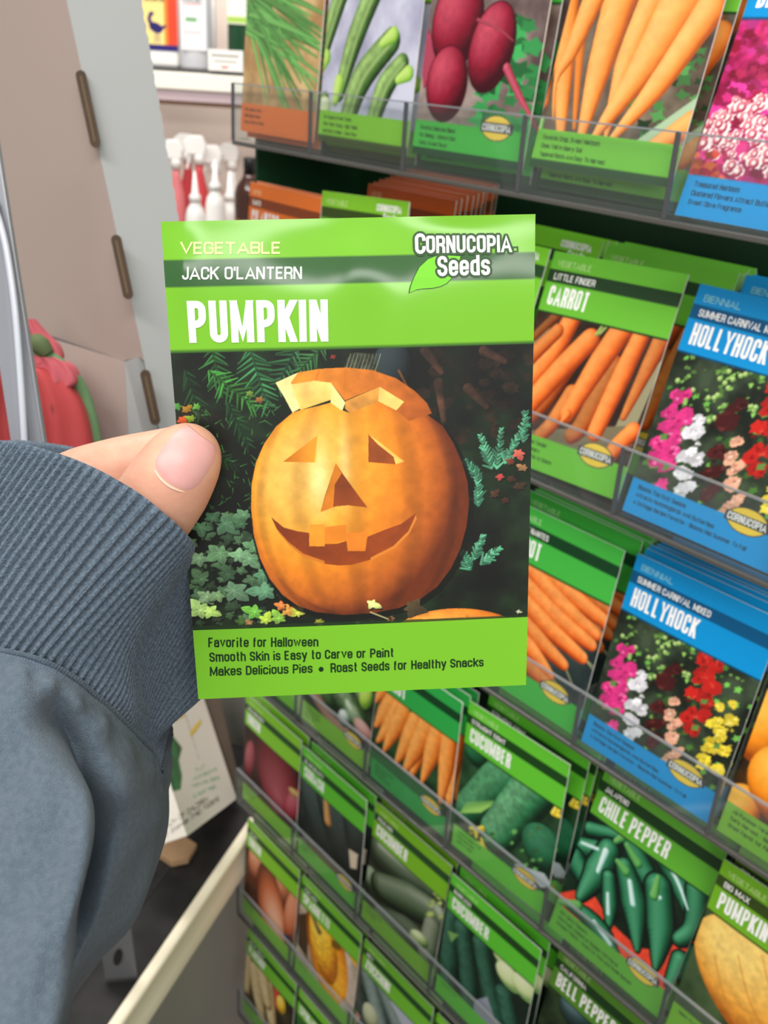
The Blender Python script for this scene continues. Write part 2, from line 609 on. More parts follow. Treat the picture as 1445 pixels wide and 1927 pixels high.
# ------------------------------------------------------------------ lettering (condensed gothic drawn as strokes)
# glyph: (width, [path, ...]); a path is a list of (x, y[, corner radius]); x 0..1 across the letter, y 0 = baseline, 1 = cap height
_R = .42
GL = {
    'A': (1.3, [[(0, 0), (.5, 1), (1, 0)], [(.2, .27), (.8, .27)]]),
    'B': (1, [[(0, .52), (0, 1), (1, 1, .3), (1, .53, .3), (0, .53)], [(0, .53), (1, .53, .3), (1, 0, .3), (0, 0), (0, .53)]]),
    'C': (1, [[(1, .66), (1, 1, _R), (0, 1, _R), (0, 0, _R), (1, 0, _R), (1, .34)]]),
    'D': (1, [[(0, .5), (0, 1), (1, 1, _R), (1, 0, _R), (0, 0), (0, .5)]]),
    'E': (.92, [[(1, 1), (0, 1), (0, 0), (1, 0)], [(0, .52), (.88, .52)]]),
    'F': (.9, [[(1, 1), (0, 1), (0, 0)], [(0, .5), (.88, .5)]]),
    'G': (1, [[(1, .68), (1, 1, _R), (0, 1, _R), (0, 0, _R), (1, 0, _R), (1, .5), (.55, .5)]]),
    'H': (1, [[(0, 0), (0, 1)], [(1, 0), (1, 1)], [(0, .52), (1, .52)]]),
    'I': (0, [[(0, 0), (0, 1)]]),
    'J': (.75, [[(1, 1), (1, 0, .4), (0, 0, .4), (0, .3)]]),
    'K': (1, [[(0, 0), (0, 1)], [(1, 1), (.05, .42)], [(.35, .62), (1, 0)]]),
    'L': (.95, [[(0, 1), (0, 0), (1, 0)]]),
    'M': (1.45, [[(0, 0), (0, 1)], [(1, 0), (1, 1)], [(0.02, 1), (.5, .12), (.98, 1)]]),
    'N': (1.05, [[(0, 0), (0, 1)], [(1, 0), (1, 1)], [(0.08, 1), (.92, 0)]]),
    'O': (1, [[(.5, 1), (1, 1, _R), (1, 0, _R), (0, 0, _R), (0, 1, _R), (.5, 1)]]),
    'P': (1, [[(0, 0), (0, 1), (1, 1, .35), (1, .43, .35), (0, .43)]]),
    'Q': (1, [[(.5, 1), (1, 1, _R), (1, 0, _R), (0, 0, _R), (0, 1, _R), (.5, 1)], [(.55, .25), (1.05, -.1)]]),
    'R': (1, [[(0, 0), (0, 1), (1, 1, .3), (1, .48, .3), (0, .48)], [(.55, .48), (1, .36, .2), (1, 0)]]),
    'S': (1, [[(1, .72), (1, 1, _R), (0, 1, _R), (0, .56, .3), (1, .44, .3), (1, 0, _R), (0, 0, _R), (0, .28)]]),
    'T': (1.15, [[(0, 1), (1, 1)], [(.5, 1), (.5, 0)]]),
    'U': (1, [[(0, 1), (0, 0, _R), (1, 0, _R), (1, 1)]]),
    'V': (1.25, [[(0, 1), (.5, 0), (1, 1)]]),
    'W': (1.6, [[(0, 1), (.26, 0), (.5, .95), (.74, 0), (1, 1)]]),
    'X': (1.05, [[(0, 0), (1, 1)], [(0, 1), (1, 0)]]),
    'Y': (1.25, [[(0, 1), (.5, .45), (1, 1)], [(.5, .5), (.5, 0)]]),
    'Z': (.9, [[(0, 1), (1, 1), (0, 0), (1, 0)]]),
    'a': (.9, [[(0, .52), (0, .74, .3), (1, .74, .3), (1, 0)], [(1, .43), (0, .43, .22), (0, 0, .22), (1, 0.02, .2), (1, .2)]]),
    'b': (.9, [[(0, 1), (0, 0)], [(0, .74), (1, .74, .32), (1, 0, .32), (0, 0)]]),
    'c': (.9, [[(1, .5), (1, .74, .3), (0, .74, .3), (0, 0, .3), (1, 0, .3), (1, .24)]]),
    'd': (.9, [[(1, 1), (1, 0)], [(1, .74), (0, .74, .32), (0, 0, .32), (1, 0)]]),
    'e': (.9, [[(0, .36), (1, .36), (1, .74, .32), (0, .74, .32), (0, 0, .32), (1, 0, .32), (1, .2)]]),
    'f': (.55, [[(1, 1), (.35, 1, .2), (.35, 0)], [(0, .70), (1, .70)]]),
    'g': (.9, [[(1, .74), (0, .74, .32), (0, .04, .32), (1, .04)], [(1, .74), (1, -.26, .3), (0, -.26, .3), (0, -.14)]]),
    'h': (.9, [[(0, 0), (0, 1)], [(0, .74), (1, .74, .32), (1, 0)]]),
    'i': (0, [[(0, 0), (0, .72)], [(0, .93), (0, 1)]]),
    'j': (.4, [[(1, .74), (1, -.26, .2), (0, -.26)], [(1, .93), (1, 1)]]),
    'k': (.9, [[(0, 0), (0, 1)], [(1, .74), (.05, .3)], [(.35, .48), (1, 0)]]),
    'l': (0, [[(0, 0), (0, 1)]]),
    'm': (1.6, [[(0, 0), (0, .74)], [(0, .74), (.5, .74, .2), (.5, 0)], [(.5, .74), (1, .74, .2), (1, 0)]]),
    'n': (.9, [[(0, 0), (0, .74)], [(0, .74), (1, .74, .32), (1, 0)]]),
    'o': (.9, [[(.5, .74), (1, .74, .32), (1, 0, .32), (0, 0, .32), (0, .74, .32), (.5, .74)]]),
    'p': (.9, [[(0, .74), (0, -.26)], [(0, .74), (1, .74, .32), (1, 0, .32), (0, 0)]]),
    'q': (.9, [[(1, .74), (1, -.26)], [(1, .74), (0, .74, .32), (0, 0, .32), (1, 0)]]),
    'r': (.6, [[(0, 0), (0, .74)], [(0, .6), (.3, .74, .1), (1, .74)]]),
    's': (.85, [[(1, .56), (1, .74, .25), (0, .74, .25), (0, .42, .2), (1, .34, .2), (1, 0, .25), (0, 0, .25), (0, .2)]]),
    't': (.6, [[(.4, 1), (.4, 0, .2), (1, 0)], [(0, .72), (1, .72)]]),
    'u': (.9, [[(0, .74), (0, 0, .32), (1, 0)], [(1, .74), (1, 0)]]),
    'v': (.95, [[(0, .74), (.5, 0), (1, .74)]]),
    'w': (1.5, [[(0, .74), (.26, 0), (.5, .7), (.74, 0), (1, .74)]]),
    'x': (.95, [[(0, 0), (1, .74)], [(0, .74), (1, 0)]]),
    'y': (.95, [[(0, .74), (.52, .02)], [(1, .74), (.36, -.26), (0, -.26)]]),
    'z': (.85, [[(0, .74), (1, .74), (0, 0), (1, 0)]]),
    '2': (.9, [[(0, .7), (0, 1, .35), (1, 1, .35), (1, .55, .2), (0, 0), (1, 0)]]),
    "'": (0, [[(0, .72), (0, 1)]]), '-': (.6, [[(0, .38), (1, .38)]]), ',': (0, [[(0, -.12), (0, .06)]]), '.': (0, [[(0, 0), (0, .04)]]),
    '(': (.3, [[(1, 1.05), (0, .7, .2), (0, .1, .2), (1, -.2)]]), ')': (.3, [[(0, 1.05), (1, .7, .2), (1, .1, .2), (0, -.2)]]),
    '&': (1.1, [[(1, 0), (.15, .8, .1), (.5, 1, .2), (.8, .8, .1), (.0, .35, .2), (.2, 0, .2), (.7, 0, .2), (1, .4)]]),
}


def stroke(path, t, ends=(None, None)):
    """Centre line with rounded corners -> quad strip. path: [(x, y[, r]), ...]; ends: heights where open ends are cut flat."""
    pts = [np.array(p[:2], float) for p in path]
    rad = [p[2] if len(p) > 2 else 0.0 for p in path]
    n = len(pts)
    closed = n > 3 and np.linalg.norm(pts[0] - pts[-1]) < 1e-3
    S = []                                   # (point, left normal, left width, right width)
    per = lambda d: np.array([-d[1], d[0]])
    for i in range(n):
        if i == 0 or i == n - 1:
            d0 = pts[1] - pts[0] if i == 0 else pts[-1] - pts[-2]
            d0 = d0 / (np.linalg.norm(d0) + 1e-12)
            m = per(d0)
            k = 1.0
            if closed:
                d1 = pts[1] - pts[0]
                d1 = d1 / np.linalg.norm(d1)
                dl = pts[-1] - pts[-2]
                dl = dl / np.linalg.norm(dl)
                mm = per(d1) + per(dl)
                m = mm / np.linalg.norm(mm)
                k = min(1 / max(m @ per(d1), .3), 2)
            S.append((pts[i], m, t / 2 * k, t / 2 * k))
            continue
        a, b, c = pts[i - 1], pts[i], pts[i + 1]
        da, dc = b - a, c - b
        la, lc = np.linalg.norm(da), np.linalg.norm(dc)
        da, dc = da / la, dc / lc
        cr = da[0] * dc[1] - da[1] * dc[0]
        dt = float(np.clip(da @ dc, -1, 1))
        if rad[i] <= 0 or abs(cr) < 1e-3:
            m = per(da) + per(dc)
            L = np.linalg.norm(m)
            m = m / L if L > 1e-6 else per(da)
            k = min(1 / max(m @ per(da), .3), 2.0)
            S.append((b, m, t / 2 * k, t / 2 * k))
            continue
        half = (math.pi - math.acos(dt)) / 2           # half the inner angle
        d = min(rad[i], la * (.5 if i > 1 or closed else .98), lc * (.5 if i < n - 2 or closed else .98))
        if closed and (i == 1):
            d = min(d, la * .98)
        if closed and (i == n - 2):
            d = min(d, lc * .98)
        r = d * math.tan(half)
        turn = 1 if cr > 0 else -1
        p0 = b - da * d
        cen = p0 + per(da) * r * turn
        a0 = math.atan2(*(p0 - cen)[::-1])
        sweep = turn * math.acos(dt)
        for q in np.linspace(0, 1, 7):
            an = a0 + sweep * q
            o = np.array([math.cos(an), math.sin(an)])
            inner = min(t / 2, r * .98)
            P = cen + o * r
            nl = -o * turn                                # left normal points to the centre on a left turn
            S.append((P, nl, inner if turn > 0 else t / 2, t / 2 if turn > 0 else inner))
    V = []
    for P, m, wl, wr in S:
        V += [P + m * wl, P - m * wr]
    if not closed:
        for (yb, d, ix) in ((ends[0], pts[0] - pts[1], (0, 1)), (ends[1], pts[-1] - pts[-2], (len(V) - 2, len(V) - 1))):
            d = d / (np.linalg.norm(d) + 1e-12)
            if yb is None or abs(d[1]) < .35:
                continue
            for i in ix:
                V[i] = V[i] + d * ((yb - V[i][1]) / d[1])
    return V, [(2 * i + 1, 2 * i + 3, 2 * i + 2, 2 * i) for i in range(len(S) - 1)]


def glyph_layout(s, aspect, t, gap=.075):
    """Outline of a string one unit high and `aspect` wide (bounding box), stroke weight t."""
    lo = -.26 - t * .25 if any(c in 'gjpqy' for c in s) else (-.2 if '(' in s else 0)
    caps = any(c.isupper() or c in "bdfhkltij2&'" for c in s)
    hi = 1.0 if caps else .74
    Hh = hi - lo
    nat = 0.0
    for i, c in enumerate(s):
        w = .25 if c == ' ' else GL[c][0] * .30
        nat += w
    fixed = sum(t + gap for c in s if c != ' ') - gap
    k = max(.15, (aspect * Hh - fixed) / max(nat, 1e-6))
    V, Fc, x = [], [], 0.0
    for c in s:
        if c == ' ':
            x += .25 * k
            continue
        w, paths = GL[c]
        w = w * .30 * k
        for path in paths:
            q = [((p[0] * max(w, 1e-6)) + x + t / 2, p[1] * (1 - t) + t / 2 if p[1] >= 0 else p[1] + t / 2) + ((p[2] * .5,) if len(p) > 2 else ()) for p in path]
            def cut(py):
                ym = py * (1 - t) + t / 2 if py >= 0 else py + t / 2
                return {0: 0.0, 1: 1.0, .74: ym + t / 2, -.26: ym - t / 2}.get(py)
            v, f = stroke(q, t, (cut(path[0][1]), cut(path[-1][1])))
            top = .74 * (1 - t) + t if max(p[1] for p in path) <= .74 else 1.06
            v = [np.array([a[0], min(max(a[1], lo - .01 if min(p[1] for p in path) < 0 else 0.0), top if c not in '()' else 9)]) for a in v]
            v = [np.array([a[0], min(a[1], 1.0)]) if c not in '()' else a for a in v]
            n = len(V)
            V += v
            Fc += [tuple(i + n for i in ff) for ff in f]
        x += w + t + gap
    V = np.array(V)
    V[:, 0] /= (x - gap)
    V[:, 1] = (V[:, 1] - lo) / Hh
    return V, Fc


def natural_aspect(s):
    return sum((.25 if c == ' ' else GL[c][0] * .30 + .27) for c in s)


def text_on(s, quad, col, t=.15, out=None, lift=0):
    """Lay a string on the quad (tl, tr, br, bl in packet units). Appends (V2, faces, rgb, lift)."""
    tl, tr, br, bl = (np.asarray(q, float) for q in quad)
    asp = (np.hypot(*(tr - tl)) + np.hypot(*(br - bl))) / (np.hypot(*(bl - tl)) + np.hypot(*(br - tr)))
    V, Fc = glyph_layout(s, asp, t)
    u, v = V[:, :1], 1 - V[:, 1:]
    P = (tl * (1 - u) + tr * u) * (1 - v) + (bl * (1 - u) + br * u) * v
    out.append((P, Fc, np.asarray(col, float), lift))


def rect_quad(x, y, w, h):
    return ((x, y), (x + w, y), (x + w, y + h), (x, y + h))


def build_lettering(items, surf, name='lettering'):
    """items from text_on -> one mesh on the surface surf(u, v, lift)."""
    Vs, Fs, Cs = [], [], []
    n = 0
    for P, Fc, col, lift in items:
        Vs.append(surf(P[:, 0], P[:, 1], 0.00012 + 0.00004 * lift))
        Fs += [tuple(i + n for i in f) for f in Fc]
        Cs.append(np.tile(lin(col), (len(P), 1)))
        n += len(P)
    me = mesh_from(np.vstack(Vs), Fs, name)
    set_colors(me, np.vstack(Cs))
    me.materials.append(INK)
    return me


# ------------------------------------------------------------------ seed packet meshes
PW = 0.0855
PH = PW * ASPECT


def packet_surface(bulge=0.0011):
    """packet units (u right, v down from the top) -> local metres; x right, z up, front faces -y; origin bottom left."""
    def f(u, v, lift=0.0):
        u, v = np.asarray(u, float), np.asarray(v, float)
        b = bulge * np.clip(np.sin(np.clip(u, 0, 1) * np.pi), 0, 1) ** .8 * np.clip(np.sin(np.clip(v / ASPECT, 0, 1) * np.pi), 0, 1) ** .7
        return np.stack([u * PW, -b - lift, (ASPECT - v) * PW], -1)
    return f


def print_mesh(img, surf, x0=0, x1=1, y0=0, y1=ASPECT, mat=None):
    h, w = img.shape[:2]
    # sample colours at grid vertices (one vertex per painted pixel)
    uu = x0 + (np.arange(w)) / (w - 1) * (x1 - x0)
    vv = y0 + (np.arange(h)) / (h - 1) * (y1 - y0)
    U, V = np.meshgrid(uu, vv)
    P = surf(U, V, 0.0)
    me = grid_mesh(P[::-1])      # rows bottom-up so that faces point to -y
    set_colors(me, lin(img[::-1].reshape(-1, 3)))
    me.materials.append(mat or PAPER_PRINT)
    me.shade_smooth()
    return me


def envelope_mesh(surf, n=9, m=11):
    """The paper envelope: front just under the print, back sheet and edges."""
    U, V = np.meshgrid(np.linspace(0, 1, n), np.linspace(0, ASPECT, m))
    A = surf(U, V, -0.0002)
    B = A.copy()
    B[..., 1] = A[..., 1] + 0.0006 + 1.7 * np.clip(-A[..., 1], 0, 1)
    P = np.concatenate([A, B[::-1]], 0)
    me = grid_mesh(np.concatenate([P, P[:1]], 0))
    bm = bmesh.new()
    bm.from_mesh(me)
    bmesh.ops.remove_doubles(bm, verts=list(bm.verts), dist=1e-6)
    bmesh.ops.holes_fill(bm, edges=[e for e in bm.edges if e.is_boundary])
    bmesh.ops.recalc_face_normals(bm, faces=list(bm.faces))
    bm.to_mesh(me)
    bm.free()
    me.materials.append(PAPER_WHITE)
    return me

# ------------------------------------------------------------------ the room
FLOOR_M = principled('vinyl_floor', (150, 143, 134), 0.45, vary=(3, .5, (132, 126, 118)))
WALL_M = principled('painted_back_panel', (214, 198, 186), 0.7, vary=(2, .3, (204, 190, 180)))
GREY_PANEL = principled('grey_painted_metal', (150, 147, 140), 0.55, vary=(4, .3, (140, 137, 131)))
struct(link('floor', box_mesh(-3.5, 7.0, -5.0, 3.0, -0.05, 0.0), mat=FLOOR_M), 'grey vinyl shop floor')
struct(link('wall_back', box_mesh(-3.5, 3.0, 1.30, 1.36, 0.0, 3.2), mat=WALL_M), 'beige painted shop wall beyond the shelves')

# ------------------------------------------------------------------ the seed rack
PITCH, ROWH = 0.09, 0.148
N_COL = 6
RACK_GREEN = principled('dark_green_rack', (14, 62, 30), 0.55, vary=(8, .4, (10, 48, 24)))
RAIL_M = principled('smoked_plastic_rail', (84, 82, 78), 0.3)


def row_z(r):
    return BASE_Z - ROWH * r


rack = empty('seed_display_rack', (0, 0.0, 0.0))
tag(rack, 'dark green seed display rack holding rows of clear pocket trays', 'display rack')
X0, X1 = -0.004, PITCH * N_COL + 0.004
link('back_panel', box_mesh(X0, X1, 0.118, 0.124, 0.30, 1.62), rack, RACK_GREEN)
link('side_panel', box_mesh(X0 - 0.003, X0, 0.022, 0.124, 0.30, 1.62), rack, RACK_GREEN)
link('side_panel', box_mesh(X1, X1 + 0.003, 0.022, 0.124, 0.30, 1.62), rack, RACK_GREEN)
link('foot_board', box_mesh(X0, X1, 0.0, 0.124, 0.0, 0.30), rack, RACK_GREEN)
ROW_WORDS = ['top', 'second', 'third', 'fourth', 'fifth', 'sixth', 'seventh']

lip_me = box_mesh(0, PITCH * N_COL, -0.0016, 0.0, 0.0, 0.037)
floor_me = box_mesh(0, PITCH * N_COL, 0.0, 0.116, 0.0, 0.0016)
edge_me = box_mesh(0, PITCH * N_COL, -0.0022, 0.0008, -0.0026, 0.0, 0.0005)
toplip_me = box_mesh(0, PITCH * N_COL, -0.0017, 0.0001, 0.0366, 0.0375)
div_me = box_mesh(-0.0007, 0.0007, 0.0, 0.108, 0.0016, 0.037)
dedge_me = box_mesh(-0.0011, 0.0011, -0.0020, -0.0002, 0.0, 0.0372, 0.0003)
lipline = clear_plastic('acrylic_top_edge', tint=(.55, .58, .6), haze=.25)
for r in range(7):
    t = empty('pocket_tray', (0, 0, row_z(r)))
    tag(t, f'clear acrylic seed packet tray with dividers, {ROW_WORDS[r]} row of the rack', 'tray', 'clear trays of the seed rack')
    link('front_lip', lip_me, t, CLEAR)
    link('tray_floor', floor_me, t, CLEAR)
    link('bottom_rail', edge_me, t, RAIL_M)
    link('lip_edge', toplip_me, t, lipline)
    for c in range(N_COL + 1):
        d = link('divider', div_me, t, CLEAR)
        d.location.x = c * PITCH
        e = link('divider_edge', dedge_me, d, CLEAR_EDGE)

# ------------------------------------------------------------------ packets in the rack
SURF = packet_surface()
ENV = envelope_mesh(SURF)
LEAN = {0: [4, 4, 5, 12, 17, 12], 1: [4, 4, 15, 17, 16, 14], 2: [5, 5, 7, 8, 11, 11], 3: [4, 3, 0, 3, 16, 9], 4: [2, 1, 4, 2, 9, 9], 5: [3, 3, 3, 3, 3, 3], 6: [3, 3, 3, 3, 3, 3]}


def packet_pose(r, c, lean, dy=0.0, dx=0.0, dz=0.0, roll=0.0, yaw=0.0):
    L, ro, ya = math.radians(lean), math.radians(roll), math.radians(yaw)
    ez = np.array([0, math.sin(L), math.cos(L)])
    ex = np.array([1.0, 0, 0])
    ey = np.cross(ez, ex)
    R = np.array([ex, ey, ez]).T
    Ry = np.array([[math.cos(ro), 0, math.sin(ro)], [0, 1, 0], [-math.sin(ro), 0, math.cos(ro)]])
    Rz = np.array([[math.cos(ya), -math.sin(ya), 0], [math.sin(ya), math.cos(ya), 0], [0, 0, 1]])
    org = np.array([c * PITCH + 0.0022 + dx, 0.0035 + dy, row_z(r) + 0.0022 + dz])
    return org, R @ Rz @ Ry


def pocket_H(r, c, lean=None, **k):
    org, R = packet_pose(r, c, LEAN[r][c] if lean is None else lean, **k)
    src = [pix(org + R @ np.array(p)) for p in ((0, 0, PH), (PW, 0, PH), (PW, 0, 0), (0, 0, 0))]
    return homography(src, [(0, 0), (1, 0), (1, ASPECT), (0, ASPECT)])


GREEN, GREEN_D = (120, 200, 42), (34, 72, 34)
EMER, EMER_D = (66, 180, 66), (18, 70, 34)
BLUE, BLUE_D = (0, 146, 214), (0, 84, 130)
ORNG, ORNG_D = (226, 116, 44), (130, 62, 28)
V0, V1 = 0.385, 1.17        # picture band


def crop(x0, y0, s):
    return lambda *a: [(x0 + a[i] / s, y0 + a[i + 1] / s) for i in range(0, len(a), 2)]


def finish(cv, base, dark, badge, stripe=False):
    """Header, footer and badge printed over the picture."""
    cv.clip = None
    cv.rect(0, 1, 0, V0, base)
    cv.rect(0, 1, .115, .197, dark)
    cv.rect(0, 1, V0, V0 + .012, np.asarray(dark) * .9)
    cv.rect(0, 1, V1, ASPECT, base)
    if stripe:
        cv.rect(0, 1, 1.335, ASPECT, dark)
    if badge:
        Hk, cv.H = cv.H, None
        bx, by = badge
        th = np.linspace(0, 2 * np.pi, 40)
        cv.poly(np.c_[bx + .125 * np.cos(th), by + .075 * np.sin(th)], (70, 72, 66))
        cv.poly(np.c_[bx + .118 * np.cos(th), by + .069 * np.sin(th)], (240, 205, 70))
        cv.rect(bx - .135, bx + .135, by - .028, by + .028, (66, 66, 70))
        cv.H = Hk


def letters(base, cat, variety, name, foot, badge, catcol=None, namew=None, right_logo=False):
    it = []
    pale = np.asarray(base) * .45 + np.array([255, 255, 225]) * .55 if catcol is None else catcol
    if cat:
        text_on(cat, rect_quad(.055, .052, .030 * len(cat), .040), pale, .14, it)
    if variety:
        text_on(variety, rect_quad(.055, .135, .0255 * len(variety), .042), (250, 250, 245), .14, it)
    if name:
        text_on(name, rect_quad(.055, .215, namew or sum(.026 if ch in 'I ' else .054 for ch in name), .125), (252, 252, 248), .145, it)
    if right_logo:
        text_on('CORNUCOPIA', rect_quad(.66, .04, .27, .05), (250, 250, 245), .18, it)
        text_on('Seeds', rect_quad(.74, .10, .15, .055), (250, 250, 245), .18, it)
    for k, s in enumerate(foot):
        asp = natural_aspect(s)
        hh = .034 if any(ch in s for ch in 'gjpqy') else .028
        text_on(s, rect_quad(.055, V1 + .03 + .047 * k, min(.88, asp * .030), hh), (24, 34, 26), .13, it)
    if badge:
        text_on('CORNUCOPIA', rect_quad(badge[0] - .118, badge[1] - .021, .236, .042), (244, 244, 240), .16, it)
    return it


KINDS = {}


def kind(key, painter, H=None, base=GREEN, dark=GREEN_D, cat='VEGETABLE', variety='', name='', foot=(), badge=None, res=130, namew=None, right_logo=False, stripe=False):
    cv = Canvas(res, H=H)
    cv.clip = (V0, V1)
    painter(cv)
    finish(cv, base, dark, badge, stripe)
    me = print_mesh(cv.result(), SURF)
    it = letters(base, cat, variety, name, foot, badge, namew=namew, right_logo=right_logo)
    lt = build_lettering(it, SURF) if it else None
    KINDS[key] = (me, lt)


# --- painters (features traced in photo pixels, mapped onto the packet)
G_D, G_M, G_L = (20, 60, 24), (60, 130, 50), (150, 205, 110)


def pa_chives(cv):
    cv.fill_noise(V0, V1, (168, 130, 84), (214, 184, 132), 7, 4)
    r = random.Random(1)
    for k in range(46):
        y0 = r.uniform(-40, 60)
        x0 = r.uniform(455, 490)
        a = r.uniform(.25, 1.25)
        L = r.uniform(130, 190)
        p = [(x0, y0), (x0 + L * .5 * math.sin(a), y0 + L * .5 * math.cos(a) * 1.0), (x0 + L * math.sin(a) * .95, y0 + L * math.cos(a) * 1.1)]
        g = r.uniform(.75, 1.15)
        cv.tube(p, [3.4, 3.2, 1.4], np.array((40, 92, 44)) * g, np.array((82, 150, 72)) * g, np.array((142, 192, 112)) * g, n=8)


def pa_zucchini(cv):
    cv.fill_noise(V0, V1, (158, 158, 184), (206, 208, 226), 5, 5)
    D, Mi, L = (26, 50, 22), (74, 114, 50), (144, 178, 102)
    for p, rd in ((((604, 110), (640, 0), (660, -60)), (15, 18, 18)), (((640, 175), (672, 70), (712, -30)), (13, 20, 20)), (((652, 232), (682, 150), (738, 78)), (18, 23, 19)), (((700, 236), (725, 165), (757, 120)), (15, 20, 15)), (((602, 210), (612, 185)), (14, 10))):
        cv.tube(p, rd, D, Mi, L, ribs=.0, spec=.15, noise=.18)
        q = np.asarray(p, float)
        cv.tube(q + (4, 0), np.asarray(rd) * .18, (96, 134, 70), (136, 168, 98), (166, 192, 128), alpha=.8)
    for p in (((722, 82), (742, 66)), ((632, 190), (640, 155)), ((750, 150), (768, 138)), ((605, 130), (614, 108))):
        cv.tube(p, (7, 12), (96, 150, 50), (158, 205, 80), (200, 230, 130))
    cv.blob((612, 200), 14, 14, 0, (150, 180, 110), (205, 222, 170), (240, 245, 215))


def pa_beet(cv):
    cv.fill_noise(V0, V1, (84, 66, 66), (176, 160, 150), 4, 6)
    r = random.Random(3)
    for k in range(60):
        c = (r.uniform(905, 1010), r.uniform(40, 255))
        cv.poly(leaf_pts(c, r.uniform(14, 30), r.uniform(0, 6), 5, .6, k), np.array((52, 140, 74)) * r.uniform(.5, 1.35))
    for k in range(8):
        cv.tube(((790 + k * 5, 30 + 10 * k), (800 + k * 6, 160)), (5, 4), (84, 20, 34), (150, 40, 66), (190, 90, 110), n=6)
    D, Mi, L = (58, 4, 18), (132, 16, 42), (196, 76, 96)
    for c, rx, ry, a in (((862, 42), 57, 68, .1), ((927, 90), 48, 68, .2), ((842, 158), 46, 55, 0)):
        cv.blob(c, rx * 1.03, ry * 1.03, a, (40, 4, 14), (60, 6, 20), (60, 6, 20))
        cv.blob(c, rx, ry, a, D, Mi, L, noise=.1)
    cv.tube(((955, 128), (978, 180), (1000, 222)), (8, 6, 3), (100, 16, 40), (176, 46, 76), (206, 110, 124))
    cv.tube(((902, 38), (940, 55), (968, 78)), (3, 2, 1), (90, 20, 36), (150, 50, 70), (180, 90, 100))


CAR_D, CAR_M, CAR_L = (172, 80, 24), (234, 138, 54), (250, 184, 108)
CR2_D, CR2_M, CR2_L = (150, 52, 14), (228, 104, 34), (250, 160, 84)


def pa_carrot_big(cv):
    cv.fill_noise(V0, V1, (66, 54, 44), (130, 116, 98), 6, 7)
    r = random.Random(5)
    for k in range(40):
        c = (r.uniform(1190, 1330), r.uniform(90, 300))
        cv.poly(leaf_pts(c, r.uniform(8, 20), r.uniform(0, 6), 4, .5, k), np.array((70, 130, 66)) * r.uniform(.35, 1.2))
    cv.tube(((1020, 225), (1010, 262)), (6, 9), (90, 150, 60), (140, 190, 100), (180, 215, 140))
    cv.tube(((1330, 190), (1170, 300)), (18, 14), (96, 130, 90), (140, 170, 130), (170, 196, 160))
    T = cv.tube
    T(((1096, 60), (1082, 240)), (10, 4), CAR_D, (200, 110, 40), CAR_M)
    T(((1030, 82), (1022, 190)), (19, 13), CAR_D, CAR_M, CAR_L, noise=.06)
    T(((1068, 5), (1062, 130), (1056, 262)), (25, 21, 7), CAR_D, CAR_M, CAR_L, noise=.06)
    T(((1240, -20), (1180, 120), (1140, 262)), (30, 22, 3), CAR_D, CAR_M, CAR_L, noise=.06)
    T(((1170, -5), (1130, 130), (1092, 268)), (36, 26, 6), CAR_D, CAR_M, CAR_L, noise=.06)
    T(((1130, -30), (1080, 90), (1048, 150), (1042, 225)), (26, 16, 5, 1.2), CAR_D, CAR_M, CAR_L, noise=.06)
    T(((1298, -20), (1210, 130), (1112, 268)), (50, 30, 4), CAR_D, CAR_M, CAR_L, noise=.06)
    T(((1335, 20), (1235, 165), (1140, 275)), (30, 22, 3), CAR_D, CAR_M, CAR_L, noise=.06)
    T(((1300, 232), (1205, 292)), (22, 12), CAR_D, CAR_M, CAR_L)


def pa_dianthus(cv):
    cv.fill_noise(V0, V1, (120, 14, 52), (226, 48, 130), 16, 8)
    r = random.Random(6)
    for k in range(420):
        c = (r.uniform(1280, 1640), r.uniform(30, 400))
        col = np.array(r.choice([(176, 40, 84), (214, 50, 130), (228, 62, 160), (150, 20, 56)]))
        cv.poly(leaf_pts(c, r.uniform(7, 16), r.uniform(0, 6), 5, .7, k), col * r.uniform(.7, 1.15), .9)
    for k in range(130):
        a, q = r.uniform(0, 6.28), r.random() ** .5
        c = (1430 + 110 * q * math.cos(a), 255 + 75 * q * math.sin(a))
        s = r.uniform(9, 17)
        cv.poly(leaf_pts(c, s, r.uniform(0, 6), 7, .8, k), (250, 236, 232))
        cv.blob(c, s * .62, s * .62, 0, (150, 36, 66), (206, 90, 112), (226, 130, 140))
        cv.blob(c, s * .25, s * .25, 0, (240, 220, 214), (250, 236, 228), (255, 246, 240))
    for k in range(26):
        c = (r.uniform(1290, 1360), r.uniform(290, 345))
        cv.poly(leaf_pts(c, r.uniform(8, 18), r.uniform(0, 6), 4, .6, k), np.array(r.choice([(196, 60, 40), (214, 100, 50), (180, 20, 60)])) * r.uniform(.7, 1.2))


